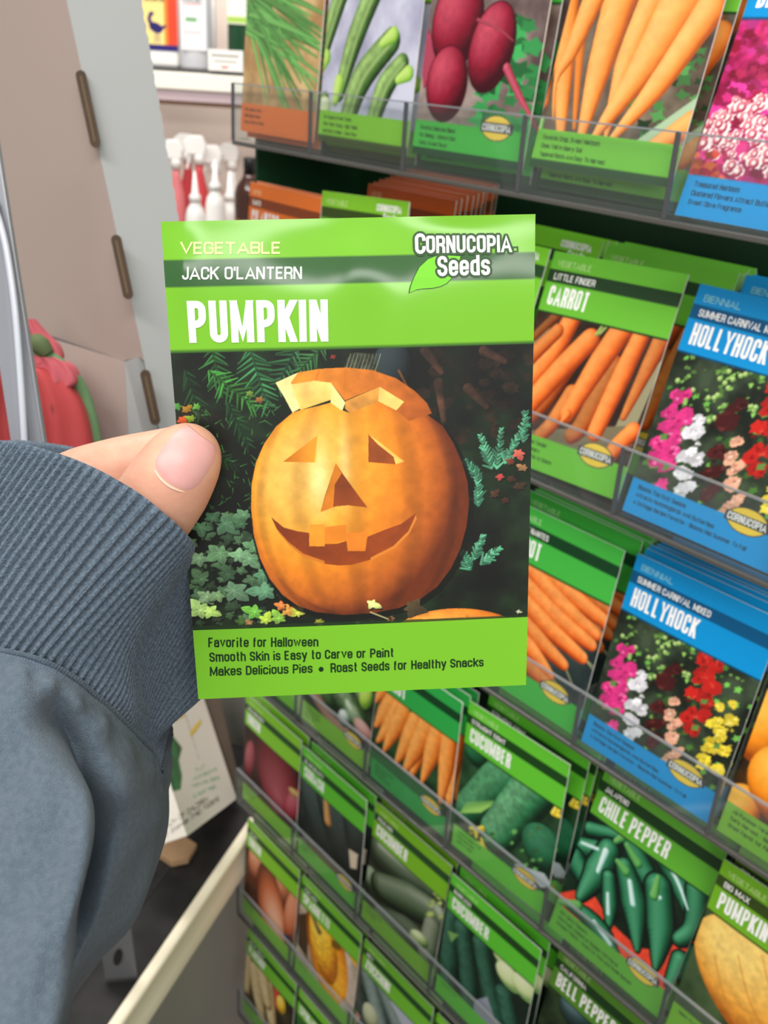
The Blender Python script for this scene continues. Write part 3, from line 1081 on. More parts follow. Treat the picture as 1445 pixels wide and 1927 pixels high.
def pa_little_finger(cv):
    cv.fill_noise(V0, V1, (36, 24, 18), (72, 52, 40), 5, 9)
    k4 = crop(960, 380, 2.979)
    cv.poly(k4(100, 760, 260, 700, 140, 900), (150, 140, 110), .8)
    cv.poly(k4(900, 880, 690, 1330, 560, 1360, 640, 1200), (150, 144, 112))
    cv.poly(k4(110, 1290, 700, 1290, 620, 1450, 110, 1400), (120, 110, 84))
    T = cv.tube
    o = lambda a, rd, g=1.0: T(k4(*a), np.asarray(rd) / 2.979, np.array(CR2_D) * g, np.array(CR2_M) * g, np.array(CR2_L) * g, noise=.08)
    o((300, 640, 160, 760), (26, 24), .6)
    o((860, 830, 790, 960, 640, 1240), (52, 44, 20), .85)
    o((380, 880, 210, 1120, 60, 1260), (58, 50, 40), .75)
    o((600, 960, 420, 1260, 350, 1330), (60, 52, 44), .75)
    o((370, 680, 260, 860, 90, 1040), (54, 58, 54))
    o((290, 740, 120, 890), (38, 44), .9)
    o((470, 800, 300, 960, 110, 1150), (58, 62, 58))
    o((360, 1100, 240, 1260, 170, 1320), (50, 42, 36), .9)
    o((660, 740, 520, 930, 330, 1210), (66, 66, 46))
    o((330, 1210, 290, 1260), (26, 4))
    o((760, 780, 640, 1010, 480, 1320), (50, 56, 48))
    o((690, 1320, 600, 1400, 560, 1450), (46, 44, 40))
    T(k4(510, 770, 570, 690), (4, 2), (70, 90, 40), (140, 160, 80), (176, 190, 110))
    T(k4(530, 765, 610, 690), (3, 2), (70, 90, 40), (140, 160, 80), (176, 190, 110))


def pa_hollyhock(cv):
    cv.fill_noise(V0, V1, (22, 30, 22), (66, 82, 60), 8, 10)
    k5 = crop(960, 860, 2.979)
    r = random.Random(8)
    for k in range(130):
        x, y = r.uniform(440, 1420), r.uniform(880, 1900)
        cv.poly(leaf_pts(k5(x, y)[0], r.uniform(4, 10), r.uniform(0, 6), 5, .6, k), np.array((92, 152, 64)) * r.uniform(.5, 1.35))
    for k in range(110):
        x = r.choice([680, 820, 900, 1020, 1290]) + r.gauss(0, 32)
        p = k5(x, r.uniform(900, 1260))[0]
        cv.poly(soft_leaf(p, r.uniform(4, 9), r.uniform(0, 6), k, 4), np.array((128, 178, 86)) * r.uniform(.55, 1.2))
        if k % 4 == 0:
            cv.blob(p, 4.5, 4.5, 0, (90, 130, 60), (150, 190, 100), (200, 222, 150))

    def spike(cols, pts, rad=16):
        D, Mi, L = cols
        for x, y, s in pts:
            for j in range(5):
                c = k5(x + r.uniform(-30, 30) * s, y + r.uniform(-26, 26) * s)[0]
                g = r.uniform(.82, 1.1)
                cv.poly(leaf_pts(c, rad * s * r.uniform(.55, .95), r.uniform(0, 6), 6, .8, j), np.array(Mi) * g)
            for j in range(9):
                c = k5(x + r.gauss(0, 20) * s, y + r.gauss(0, 18) * s)[0]
                col = np.array(r.choice([D, Mi, L, Mi])) * r.uniform(.9, 1.08)
                cv.poly(soft_leaf(c, rad * s * r.uniform(.25, .5), r.uniform(0, 6), j, 4), col, .75)
    pink = ((170, 20, 90), (226, 56, 136), (246, 140, 186))
    white = ((170, 170, 176), (228, 226, 232), (255, 255, 255))
    maroon = ((40, 10, 12), (74, 24, 24), (104, 46, 42))
    red = ((140, 12, 12), (196, 34, 28), (226, 80, 64))
    peach = ((190, 120, 96), (238, 176, 146), (252, 214, 190))
    yellow = ((196, 160, 20), (238, 214, 62), (252, 240, 140))
    spike(maroon, [(930, 1190, 1), (880, 1270, 1.2), (840, 1400, 1), (820, 1480, 1.1), (810, 1600, 1)])
    spike(pink, [(655, 1090, 1), (600, 1150, .8), (670, 1190, 1), (600, 1220, 1), (640, 1280, 1), (560, 1300, .9), (630, 1350, .9), (550, 1370, .9), (600, 1400, .9), (560, 1510, 1), (470, 1490, .5)])
    spike(white, [(740, 1220, .6), (725, 1300, 1.15), (700, 1390, 1), (740, 1420, .8), (680, 1470, .9), (690, 1560, .9), (690, 1640, .7)])
    spike(peach, [(920, 1370, .6), (900, 1440, .7), (930, 1500, .8), (910, 1570, .8), (950, 1640, .8), (890, 1690, 1)])
    spike(red, [(1100, 1130, .9), (1160, 1180, .9), (1080, 1230, 1.1), (1130, 1280, 1), (1040, 1330, 1), (1110, 1370, 1), (1010, 1440, 1), (1080, 1450, 1), (1030, 1530, 1)])
    spike(yellow, [(1250, 1390, .6), (1170, 1400, .6), (1240, 1480, .9), (1150, 1500, .9), (1190, 1550, 1), (1120, 1610, 1), (1200, 1640, .9), (1100, 1700, .9), (1160, 1750, .8)])
    for x, y in ((580, 1270), (600, 1420), (1090, 1370), (1040, 1515), (1160, 1620)):
        cv.poly(leaf_pts(k5(x, y)[0], 9, 1, 4, .6, x), (96, 140, 66))


def pa_nantes(cv):
    cv.fill_noise(V0, V1, (30, 44, 44), (56, 70, 68), 6, 12)
    k5 = crop(960, 860, 2.979)
    o = lambda a, rd, g=1.0: cv.tube(k5(*a), np.asarray(rd) / 2.979, np.array(CR2_D) * g, np.array(CR2_M) * g, np.array(CR2_L) * g, noise=.1, lx=.3, ly=-.5)
    for a in ((300, 1150, 360, 1300), (420, 1130, 460, 1190), (400, 1110, 470, 1180), (220, 1200, 300, 1330)):
        cv.tube(k5(*a), (1.6, 1), (80, 90, 60), (150, 150, 110), (180, 180, 140))
    for d in range(7):
        x = -560 + d * 90
        o((x, 300, x + 330, 720, x + 520, 1010), (50, 52, 30), .75 + .05 * (d % 3))
    o((330, 680, 460, 790, 600, 900), (48, 44, 30), .85)
    o((170, 620, 360, 790, 560, 950), (44, 52, 34))
    o((60, 560, 260, 800, 470, 990), (48, 58, 34))
    o((20, 640, 240, 880, 450, 1050), (48, 58, 34))
    o((-10, 700, 180, 920, 400, 1120), (48, 56, 34))
    o((-40, 800, 140, 1000, 300, 1160), (48, 54, 30), .95)
    o((-60, 900, 110, 1070, 220, 1220), (48, 52, 30))
    o((-60, 1040, 90, 1160, 200, 1260), (46, 44, 34), .95)


def pa_orange_pumpkins(cv):
    cv.fill_noise(V0, V1, (40, 26, 12), (90, 56, 22), 6, 13)
    for c, rx, ry in (((1440, 1370), 62, 74), ((1395, 1520), 36, 46), ((1500, 1490), 96, 84), ((1560, 1400), 70, 80)):
        cv.blob(c, rx, ry, 0, (150, 66, 8), (240, 140, 26), (255, 196, 80), noise=.05)


def pa_dark_squash(cv):
    cv.fill_noise(V0, V1, (16, 22, 16), (50, 66, 44), 7, 14)
    k6 = crop(440, 1270, 2.779)
    for c, rx, ry, a in (((560, 100), 190, 60, .3), ((690, 110), 60, 66, .4), ((430, 60), 130, 60, .2), ((640, 230), 90, 44, .6)):
        cv.blob(k6(*c)[0], rx / 2.779, ry / 2.779, a, (22, 42, 20), (72, 104, 60), (170, 190, 160), spec=.2, noise=.25)
    cv.blob(k6(690, 110)[0], 12, 22, .2, (90, 130, 40), (160, 200, 70), (200, 226, 120))
    cv.tube(k6(430, 110, 520, 240, 590, 290), (10, 10, 8), (110, 70, 60), (160, 116, 100), (190, 150, 130))
    cv.blob(k6(580, 225)[0], 12, 14, .4, (60, 80, 70), (140, 160, 150), (230, 240, 235))
    cv.blob(k6(680, 295)[0], 22, 14, .4, (120, 80, 76), (176, 126, 120), (206, 170, 160))


def pa_carrot_bunch(cv):
    cv.fill_noise(V0, V1, (18, 44, 26), (34, 80, 40), 8, 15)
    k6 = crop(440, 1270, 2.779)
    o = lambda a, rd: cv.tube(k6(*a), np.asarray(rd) / 2.779, (150, 66, 14), (226, 120, 36), (248, 174, 90), noise=.08)
    for a, rd in (((800, 60, 740, 140), (34, 10)), ((860, 90, 790, 200, 740, 270), (40, 36, 6)), ((900, 110, 830, 250, 750, 350), (40, 40, 6)), ((930, 120, 860, 260, 785, 400), (44, 40, 6)), ((990, 170, 920, 330, 850, 460), (42, 40, 6)), ((1000, 330, 960, 440, 925, 550), (30, 28, 5)), ((1030, 230, 960, 380, 890, 510), (46, 40, 6)), ((1085, 230, 1040, 400, 985, 560), (46, 42, 6)), ((1180, 300, 1150, 500, 1120, 680), (40, 36, 14)), ((1135, 250, 1110, 470, 1080, 660), (44, 40, 12)), ((1250, 300, 1230, 520, 1200, 700), (44, 40, 14))):
        o(a, rd)
    cv.poly(k6(690, 360, 980, 560, 1100, 700, 690, 560), (36, 106, 52))
    r = random.Random(4)
    for k in range(18):
        cv.poly(leaf_pts(k6(r.uniform(920, 1180), r.uniform(110, 230))[0], 7, r.uniform(0, 6), 4, .5, k), np.array((60, 150, 60)) * r.uniform(.6, 1.2))


def pa_cucumber(cv):
    cv.fill_noise(V0, V1, (14, 34, 18), (40, 78, 46), 7, 16)
    k = crop(820, 1280, 4.0139)
    k8 = crop(900, 1300, 2.651)
    D, Mi, L = (8, 38, 22), (24, 88, 52), (80, 146, 100)
    r = random.Random(2)
    cv.blob(k(330, 560)[0], 26, 24, .5, D, Mi, (60, 130, 90), noise=.2)
    cv.tube(k(740, 640, 480, 830, 230, 1010), (34, 36, 26), D, Mi, L, noise=.2, lx=-.5, ly=-.5)
    for j in range(12):
        cv.tube(k(200 + j * 14, 1010, 260 + j * 22, 930), (1.3, .6), (90, 160, 60), (140, 200, 90), (160, 210, 110))
    cv.tube(k(960, 700, 740, 900, 470, 1190), (36, 38, 34), D, (38, 108, 66), (100, 164, 116), noise=.25, lx=-.5, ly=-.4)
    cv.blob(k8(330, 810)[0], 40, 40, 0, D, (26, 92, 58), (60, 130, 92), noise=.15)
    cv.poly(k8(180, 870, 330, 930, 380, 1010, 260, 990), (190, 200, 206))
    for c in ((385, 640), (480, 650), (30, 780), (0, 700)):
        for j in range(5):
            a = r.uniform(0, 6.28)
            p = k8(*c)[0]
            cv.tube((p, (p[0] + 13 * math.cos(a), p[1] + 13 * math.sin(a))), (4, 3), (190, 150, 20), (240, 208, 40), (255, 236, 110))
    for j in range(24):
        cv.poly(leaf_pts(k8(r.uniform(-40, 330), r.uniform(700, 930))[0], r.uniform(4, 9), r.uniform(0, 6), 5, .5, j), np.array((96, 160, 80)) * r.uniform(.5, 1.2))


def pa_chile(cv):
    cv.fill_noise(V0, V1, (8, 22, 14), (22, 50, 32), 7, 17)
    k8 = crop(900, 1300, 2.651)
    cv.poly(k8(400, 1010, 560, 980, 660, 1150, 800, 1280, 960, 1300, 990, 1360, 900, 1500, 420, 1160), (236, 74, 48), noise=.12)
    cv.poly(k8(960, 1170, 1090, 1270, 960, 1500, 860, 1480), (236, 74, 48), noise=.12)
    D, Mi, L = (4, 28, 18), (14, 84, 52), (92, 176, 130)

    def pep(a, rd, sp=.55):
        cv.tube(k8(*a), np.asarray(rd) / 2.651 * 1.25 + 1.2, (4, 14, 10), (5, 18, 12), (5, 18, 12))
        cv.tube(k8(*a), np.asarray(rd) / 2.651 * 1.12, D, Mi, L, lx=-.35, ly=-.25, spec=sp)

    def hl(a, rd):
        cv.tube(k8(*a), np.asarray(rd) / 2.651, (120, 190, 180), (176, 222, 212), (236, 248, 246))
    pep((560, 690, 700, 720), (30, 24))
    pep((520, 780, 640, 800), (40, 36))
    pep((480, 840, 540, 940), (50, 40))
    pep((880, 760, 990, 930, 1070, 1160), (40, 52, 12))
    pep((770, 760, 830, 900, 900, 990), (44, 50, 30))
    pep((655, 800, 600, 900, 510, 1030), (50, 62, 20))
    pep((655, 930, 660, 1060, 655, 1170), (30, 36, 12))
    pep((735, 880, 780, 1060, 795, 1290), (40, 60, 12))
    pep((900, 980, 910, 1180, 885, 1380), (60, 62, 12))
    pep((440, 1060, 540, 1120, 620, 1210, 700, 1340), (14, 34, 46, 14))
    pep((1090, 1000, 1080, 1180, 1000, 1240), (50, 50, 30), .2)
    pep((1010, 1350, 960, 1460), (44, 30))
    hl((640, 800, 600, 900), (16, 10))
    hl((760, 950, 775, 1060), (12, 14))
    hl((650, 1010, 652, 1110), (8, 10))
    hl((580, 1150, 660, 1260), (10, 12))
    hl((940, 850, 1000, 960, 1045, 1090), (8, 10, 4))
    hl((880, 1040, 910, 1030), (7, 9))
    hl((520, 760, 600, 790), (8, 8))
    for a in ((690, 750, 740, 720), (700, 850, 740, 900), (745, 770, 800, 860), (900, 930, 880, 1020), (400, 1050, 500, 1070)):
        cv.tube(k8(*a), (5, 9), (30, 90, 40), (70, 150, 70), (130, 190, 110))


def pa_big_max(cv):
    cv.fill_noise(V0, V1, (24, 44, 24), (74, 96, 60), 5, 18)
    k8 = crop(900, 1300, 2.651)
    cv.blob(k8(1420, 1530)[0], 150, 98, .42, (170, 90, 20), (232, 162, 62), (250, 214, 120), lx=-.5, ly=-.55, noise=.12)
    for d in (-60, -15, 30, 75):
        a = np.array(k8(1420, 1530)[0])
        cv.tube(((a[0] + d - 30, a[1] - 80), (a[0] + d - 10, a[1]), (a[0] + d + 30, a[1] + 90)), (1.6, 2.2, 1.6), (196, 120, 40), (206, 130, 46), (216, 140, 60), alpha=.5)


def pa_onion_red(cv):
    cv.fill_noise(V0, V1, (34, 8, 10), (70, 24, 22), 6, 19)
    k6 = crop(430, 1300, 4.8167)
    D, Mi, L = (44, 4, 10), (104, 20, 32), (164, 84, 94)
    cv.blob(k6(320, 260)[0], 20, 32, 0, D, (110, 26, 40), (160, 70, 84))
    cv.blob(k6(200, 640)[0], 12, 30, .1, D, (124, 36, 50), (170, 90, 100))
    cv.blob(k6(430, 700)[0], 43, 62, -.25, D, Mi, L, lx=.1, ly=.5, spec=.4)
    cv.blob(k6(590, 1060)[0], 16, 34, .35, D, (136, 36, 50), (180, 96, 106))
    cv.blob(k6(600, 930)[0], 12, 6, 0, (120, 80, 40), (176, 140, 80), (200, 170, 110))


def pa_squash_black(cv):
    cv.fill_noise(V0, V1, (16, 22, 22), (40, 50, 46), 5, 20)
    k6 = crop(430, 1300, 4.8167)
    for c, rx, ry, a in (((850, 1180), 36, 76, -.5), ((1040, 1280), 40, 80, -.6), ((1180, 1240), 30, 80, -.2)):
        cv.blob(k6(*c)[0], rx, ry, a, (10, 16, 14), (26, 36, 34), (70, 86, 84), noise=.1)
    cv.tube(k6(890, 980, 910, 1180), (5, 7), (120, 80, 40), (186, 130, 70), (210, 170, 110))
    k7 = crop(430, 1527, 3.6125)
    cv.poly(k7(820, 250, 880, 290, 870, 390, 830, 380), (214, 200, 176))
    cv.poly(k7(560, 200, 800, 400, 700, 430, 520, 330), (86, 76, 60))


def pa_pickles(cv):
    cv.fill_noise(V0, V1, (16, 26, 14), (44, 58, 34), 7, 21)
    k7 = crop(440, 1550, 2.779)
    D, Mi, L = (8, 16, 10), (36, 54, 34), (120, 134, 112)
    cv.blob(k7(720, 280)[0], 14, 16, 0, (50, 66, 46), (110, 130, 100), (160, 176, 150))
    cv.tube(k7(790, 20, 830, 160), (16, 14), (50, 70, 40), (110, 140, 90), (150, 180, 130))
    cv.tube(k7(760, 150, 870, 240, 1000, 320), (26, 28, 22), D, Mi, L, ly=-.6, lx=.2, spec=.25)
    cv.tube(k7(770, 330, 920, 400, 1050, 480), (22, 28, 24), D, (48, 70, 40), L, ly=-.6, lx=.2, spec=.2)
    cv.tube(k7(780, 500, 900, 560, 960, 600), (20, 24, 20), D, (56, 70, 50), (110, 126, 104))
    cv.tube(k7(1040, 540, 1010, 680), (16, 18), (40, 52, 36), (88, 104, 78), (150, 160, 140))
    cv.blob(k7(970, 600)[0], 18, 12, -.3, (70, 96, 50), (150, 176, 110), (226, 236, 196))
    r = random.Random(3)
    for j in range(26):
        cv.poly(leaf_pts(k7(r.uniform(1020, 1110), r.uniform(290, 500))[0], r.uniform(4, 8), r.uniform(0, 6), 5, .5, j), np.array((176, 196, 110)) * r.uniform(.6, 1.15))


def pa_slender(cv):
    cv.fill_noise(V0, V1, (8, 24, 16), (20, 50, 34), 6, 22)
    k7 = crop(440, 1550, 2.779)
    D, Mi, L = (4, 22, 14), (14, 58, 40), (66, 116, 94)
    for a in ((1140, 500, 1120, 900), (1200, 560, 1230, 760, 1240, 1000), (1300, 640, 1350, 900, 1400, 1100), (1420, 900, 1480, 1200)):
        cv.tube(k7(*a), (17, 18, 17), D, Mi, L, noise=.2)
    for c in ((1420, 700), (1440, 800), (1520, 860)):
        cv.blob(k7(*c)[0], 24, 18, .3, (120, 160, 90), (206, 222, 160), (230, 240, 196))
    cv.poly(k7(1260, 920, 1330, 900, 1380, 1060, 1250, 1060), (150, 156, 170))
    cv.poly(k7(1120, 560, 1180, 580, 1140, 620), (120, 170, 90))


def pa_bell(cv):
    cv.fill_noise(V0, V1, (12, 22, 14), (60, 84, 46), 8, 23)
    k8 = crop(960, 1627, 3.6125)
    cv.blob(k8(470, 1010)[0], 38, 34, .1, (14, 30, 28), (40, 66, 66), (120, 146, 160), spec=.2)
    cv.blob(k8(390, 800)[0], 20, 16, 0, (20, 40, 40), (50, 76, 76), (110, 140, 140))
    cv.tube(k8(490, 820, 490, 930), (3, 6), (60, 110, 40), (100, 160, 70), (150, 196, 110))
    cv.tube(k8(530, 840, 640, 1020), (3, 4), (120, 90, 70), (186, 150, 120), (206, 176, 150))


def pa_shallot(cv):
    cv.fill_noise(V0, V1, (50, 26, 18), (110, 66, 44), 6, 24)
    k7 = crop(430, 1527, 3.6125)
    D, Mi, L = (100, 46, 26), (190, 112, 76), (232, 180, 150)
    cv.blob(k7(210, 340)[0], 20, 34, .2, D, Mi, L, noise=.1)
    cv.blob(k7(350, 440)[0], 30, 42, -.3, D, (200, 128, 92), L, noise=.15)
    cv.blob(k7(290, 640)[0], 27, 54, -.25, D, (196, 108, 70), (250, 214, 190), lx=.25, ly=.3, spec=.25)
    cv.blob(k7(435, 720)[0], 15, 44, .1, D, (186, 100, 62), (220, 150, 116))
    cv.poly(k7(350, 830, 420, 840, 410, 890), (54, 44, 90))


def pa_gold_squash(cv):
    cv.fill_noise(V0, V1, (150, 130, 110), (214, 200, 184), 5, 25)
    k7 = crop(430, 1527, 3.6125)
    cv.poly(k7(480, 700, 560, 690, 540, 1000, 470, 900), (70, 50, 30))
    cv.blob(k7(670, 940)[0], 38, 68, -.32, (150, 72, 10), (226, 138, 22), (248, 190, 60), noise=.12, lx=.3, ly=.4)
    cv.blob(k7(650, 900)[0], 26, 52, -.3, (176, 100, 16), (240, 180, 40), (252, 214, 80), noise=.2)
    cv.tube(k7(570, 700, 620, 810), (2, 5), (70, 60, 30), (110, 94, 54), (130, 116, 80))
    cv.poly(k7(700, 870, 760, 890, 770, 950, 710, 920), (120, 84, 20))
    cv.poly(k7(800, 880, 880, 980, 870, 1060, 820, 980), (236, 176, 40))


def pa_striped(cv):
    cv.fill_noise(V0, V1, (30, 40, 36), (90, 104, 98), 6, 26)
    k7 = crop(430, 1527, 3.6125)
    for a in ((900, 950, 980, 1200, 1060, 1500), (960, 960, 1060, 1200, 1180, 1500), (1030, 1050, 1160, 1260, 1320, 1500)):
        cv.tube(k7(*a), (14, 18, 16), (30, 44, 40), (78, 98, 92), (160, 176, 172), ribs=.0, noise=.1)
    cv.poly(k7(1100, 1280, 1340, 1440, 1300, 1540, 1200, 1480), (170, 176, 190))
    cv.blob(k7(970, 1390)[0], 15, 18, 0, (120, 126, 100), (170, 176, 140), (200, 206, 176))
    cv.poly(k7(850, 1320, 900, 1400, 860, 1460), (200, 150, 130))


def pa_parsnip(cv):
    cv.fill_noise(V0, V1, (40, 34, 20), (80, 70, 40), 6, 27)
    k7 = crop(430, 1527, 3.6125)
    for a in ((130, 1000, 120, 1200), (180, 1080, 230, 1400), (270, 1120, 300, 1440), (230, 1060, 270, 1300)):
        cv.tube(k7(*a), (10, 11, 8), (120, 96, 56), (200, 176, 124), (228, 210, 166), noise=.1)
    cv.tube(k7(330, 1180, 340, 1320), (5, 6), (130, 20, 16), (200, 40, 30), (220, 90, 80))
    cv.blob(k7(360, 1310)[0], 8, 12, 0, (180, 140, 20), (236, 200, 50), (250, 226, 110))


def pa_leafy(seed=0):
    def f(cv):
        cv.fill_noise(V0, V1, (18, 40, 20), (60, 104, 50), 6, 30 + seed)
        r = random.Random(seed)
        H, cv.H = cv.H, None
        for k in range(90):
            cv.poly(leaf_pts((r.uniform(0, 1), r.uniform(V0, V1)), r.uniform(.05, .12), r.uniform(0, 6), 6, .7, k), np.array((76, 150, 60)) * r.uniform(.4, 1.25))
        cv.H = H
    return f


LIME, LIME_D = (128, 196, 44), (52, 74, 22)
HOLLY_TXT = ('Blooms The First Season', 'Attracts Hummingbirds And Butterflies', 'A Cottage Garden Favorite - Blooms Mid Summer To Fall')
kind('chives', pa_chives, pocket_H(0, 0, dz=0.0045), ORNG, ORNG_D, 'HERB', 'GARLIC', 'CHIVES', ('Flat Leaves with a', 'Mild Garlic Flavor', 'Easy to Grow in Pots'))
kind('zucchini', pa_zucchini, stripe=True, H= pocket_H(0, 1, dz=0.0065), base=LIME, dark=LIME_D, name='SQUASH', variety='SUMMER', foot=('For Superb Sweet Taste', 'Pick When Young - High Yields', 'and Early to Bear - Use it Raw'))
kind('beet', pa_beet, stripe=True, H= pocket_H(0, 2, dz=0.008), base=EMER, dark=EMER_D, name='BEET', variety='DETROIT DARK RED', foot=('Favorite Selection Blend', 'For Baking - Uniform Size', 'Tasty, Sweet Flavor'), badge=(.74, 1.165), res=160)
kind('carrot_big', pa_carrot_big, stripe=True, H= pocket_H(0, 3, dz=0.011), base=(112, 190, 58), dark=GREEN_D, name='CARROT', variety='DANVERS', foot=('Favorite Crisp, Sweet Heirloom', 'Does Well in Heavy Soil', 'Tapered Roots Are Easy To Harvest'), res=190)
kind('dianthus', pa_dianthus, pocket_H(0, 4), BLUE, BLUE_D, cat='BIENNIAL', variety='SWEET WILLIAM', name='DIANTHUS', foot=('Treasured Heirloom', 'Clustered Flowers Attract Butterflies', 'Sweet Clove Fragrance'), res=170)
kind('cilantro', pa_leafy(1), None, ORNG, ORNG_D, 'HERB', 'SANTO', 'CILANTRO', ('Fresh Leaves for Salsa',))
kind('basil', pa_leafy(5), None, (206, 92, 34), ORNG_D, 'HERB', 'SWEET', 'BASIL', ('Fragrant Kitchen Herb',))
kind('greens', pa_leafy(2), None, LIME, LIME_D, variety='', name='LETTUCE', foot=('Crisp and Tender',), right_logo=True)
kind('greens_mid', pa_leafy(3), None, GREEN, GREEN_D, variety='', name='SPINACH', foot=('Crisp and Tender',), right_logo=True)
kind('little_finger', pa_little_finger, pocket_H(1, 3), (108, 190, 54), (30, 62, 30), variety='LITTLE FINGER', name='CARROT', foot=('Sweet, Small and Tender', 'Great For Containers', 'Harvest Early - Thin to Space'), badge=(.76, 1.165), res=200)
kind('hollyhock', pa_hollyhock, pocket_H(2, 4), BLUE, BLUE_D, cat='BIENNIAL', variety='SUMMER CARNIVAL MIXED', name='HOLLYHOCK', foot=HOLLY_TXT, badge=(.76, 1.165), res=220)
kind('nantes', pa_nantes, pocket_H(2, 3), EMER, (14, 62, 30), variety='SCARLET NANTES', name='CARROT', foot=('Sweet, Crisp', 'Nearly Coreless', 'Fine Grained'), badge=(.76, 1.165), res=160)
kind('orange_pumpkin', pa_orange_pumpkins, pocket_H(2, 5), (112, 172, 48), GREEN_D, variety='SMALL SUGAR', name='PUMPKIN', foot=('All Purpose Variety', 'Early Harvest - Bakes Well', 'Great Flavor for Pies'))
kind('dark_squash', pa_dark_squash, pocket_H(3, 1), LIME, GREEN_D, variety='ACORN', name='SQUASH', foot=('Rich Nutty Flavor', 'Stores All Winter', 'Bakes Well'), badge=(.78, 1.165))
kind('carrot_bunch', pa_carrot_bunch, pocket_H(3, 2), (44, 166, 72), (14, 62, 30), variety='CHANTENAY', name='CARROT', foot=('Thick Sweet Roots', 'Good Keeper', 'For Heavy Soils'), badge=(.78, 1.165))
kind('cucumber', pa_cucumber, pocket_H(3, 3), (98, 196, 50), (24, 66, 22), variety='STRAIGHT EIGHT', name='CUCUMBER', foot=('Long Straight Fruit', 'Crisp and Mild', 'Heavy Yields'), badge=(.78, 1.165), res=160)
kind('chile', pa_chile, pocket_H(3, 4), (96, 176, 50), (24, 60, 24), variety='JALAPENO', name='CHILE PEPPER', foot=('Hot, Spicy Peppers', 'Use Fresh, Cooked or Pickled With Flavor', 'Compact Plants - Great For Pots and Small Spaces'), badge=(.78, 1.165), res=200)
kind('big_max', pa_big_max, pocket_H(3, 5), (116, 180, 36), (52, 74, 22), variety='BIG MAX', name='PUMPKIN', foot=('Giant Fruit',), res=160)
kind('onion_red', pa_onion_red, pocket_H(4, 0), LIME, GREEN_D, variety='RED BURGUNDY', name='ONION', foot=('Mild and Sweet', 'Good Keeper'))
kind('squash_black', pa_squash_black, pocket_H(4, 1), (92, 190, 50), GREEN_D, variety='BLACK BEAUTY', name='SQUASH', foot=('Dark Glossy Fruit', 'Prolific'), badge=(.78, 1.165))
kind('pickles', pa_pickles, pocket_H(4, 2), (120, 184, 34), GREEN_D, variety='PICKLING', name='CUCUMBER', foot=('Small Crisp Fruit', 'For Pickles'))
kind('slender', pa_slender, pocket_H(4, 3), (92, 196, 50), (24, 66, 22), variety='BURPLESS', name='CUCUMBER', foot=('Long Slim Fruit',))
kind('bell', pa_bell, pocket_H(4, 4), (84, 140, 40), (24, 60, 24), variety='CALIFORNIA', name='BELL PEPPER', foot=('Sweet and Mild',))
kind('shallot', pa_shallot, pocket_H(5, 0), LIME, GREEN_D, variety='YELLOW', name='ONION', foot=('Good Keeper',))
kind('gold_squash', pa_gold_squash, pocket_H(5, 1), (116, 190, 50), GREEN_D, variety='VEGETABLE', name='SPAGHETTI', foot=('Golden Flesh',))
kind('striped', pa_striped, pocket_H(5, 2), (112, 186, 50), GREEN_D, variety='GREY', name='ZUCCHINI', foot=('Tender Fruit',))
kind('parsnip', pa_parsnip, pocket_H(6, 0), (116, 190, 50), GREEN_D, variety='HOLLOW CROWN', name='PARSNIP', foot=('Sweet Roots',))


def packet(kd, label, r, c, lean, group=None, letters_on=True, **k):
    org, R = packet_pose(r, c, lean, **k)
    e = empty('seed_packet', org, R)
    tag(e, label, 'seed packet', group)
    me, lt = KINDS[kd]
    link('envelope', ENV, e)
    link('printed_front', me, e)
    if lt is not None and letters_on:
        link('lettering', lt, e)['kind'] = 'stuff'
    return e


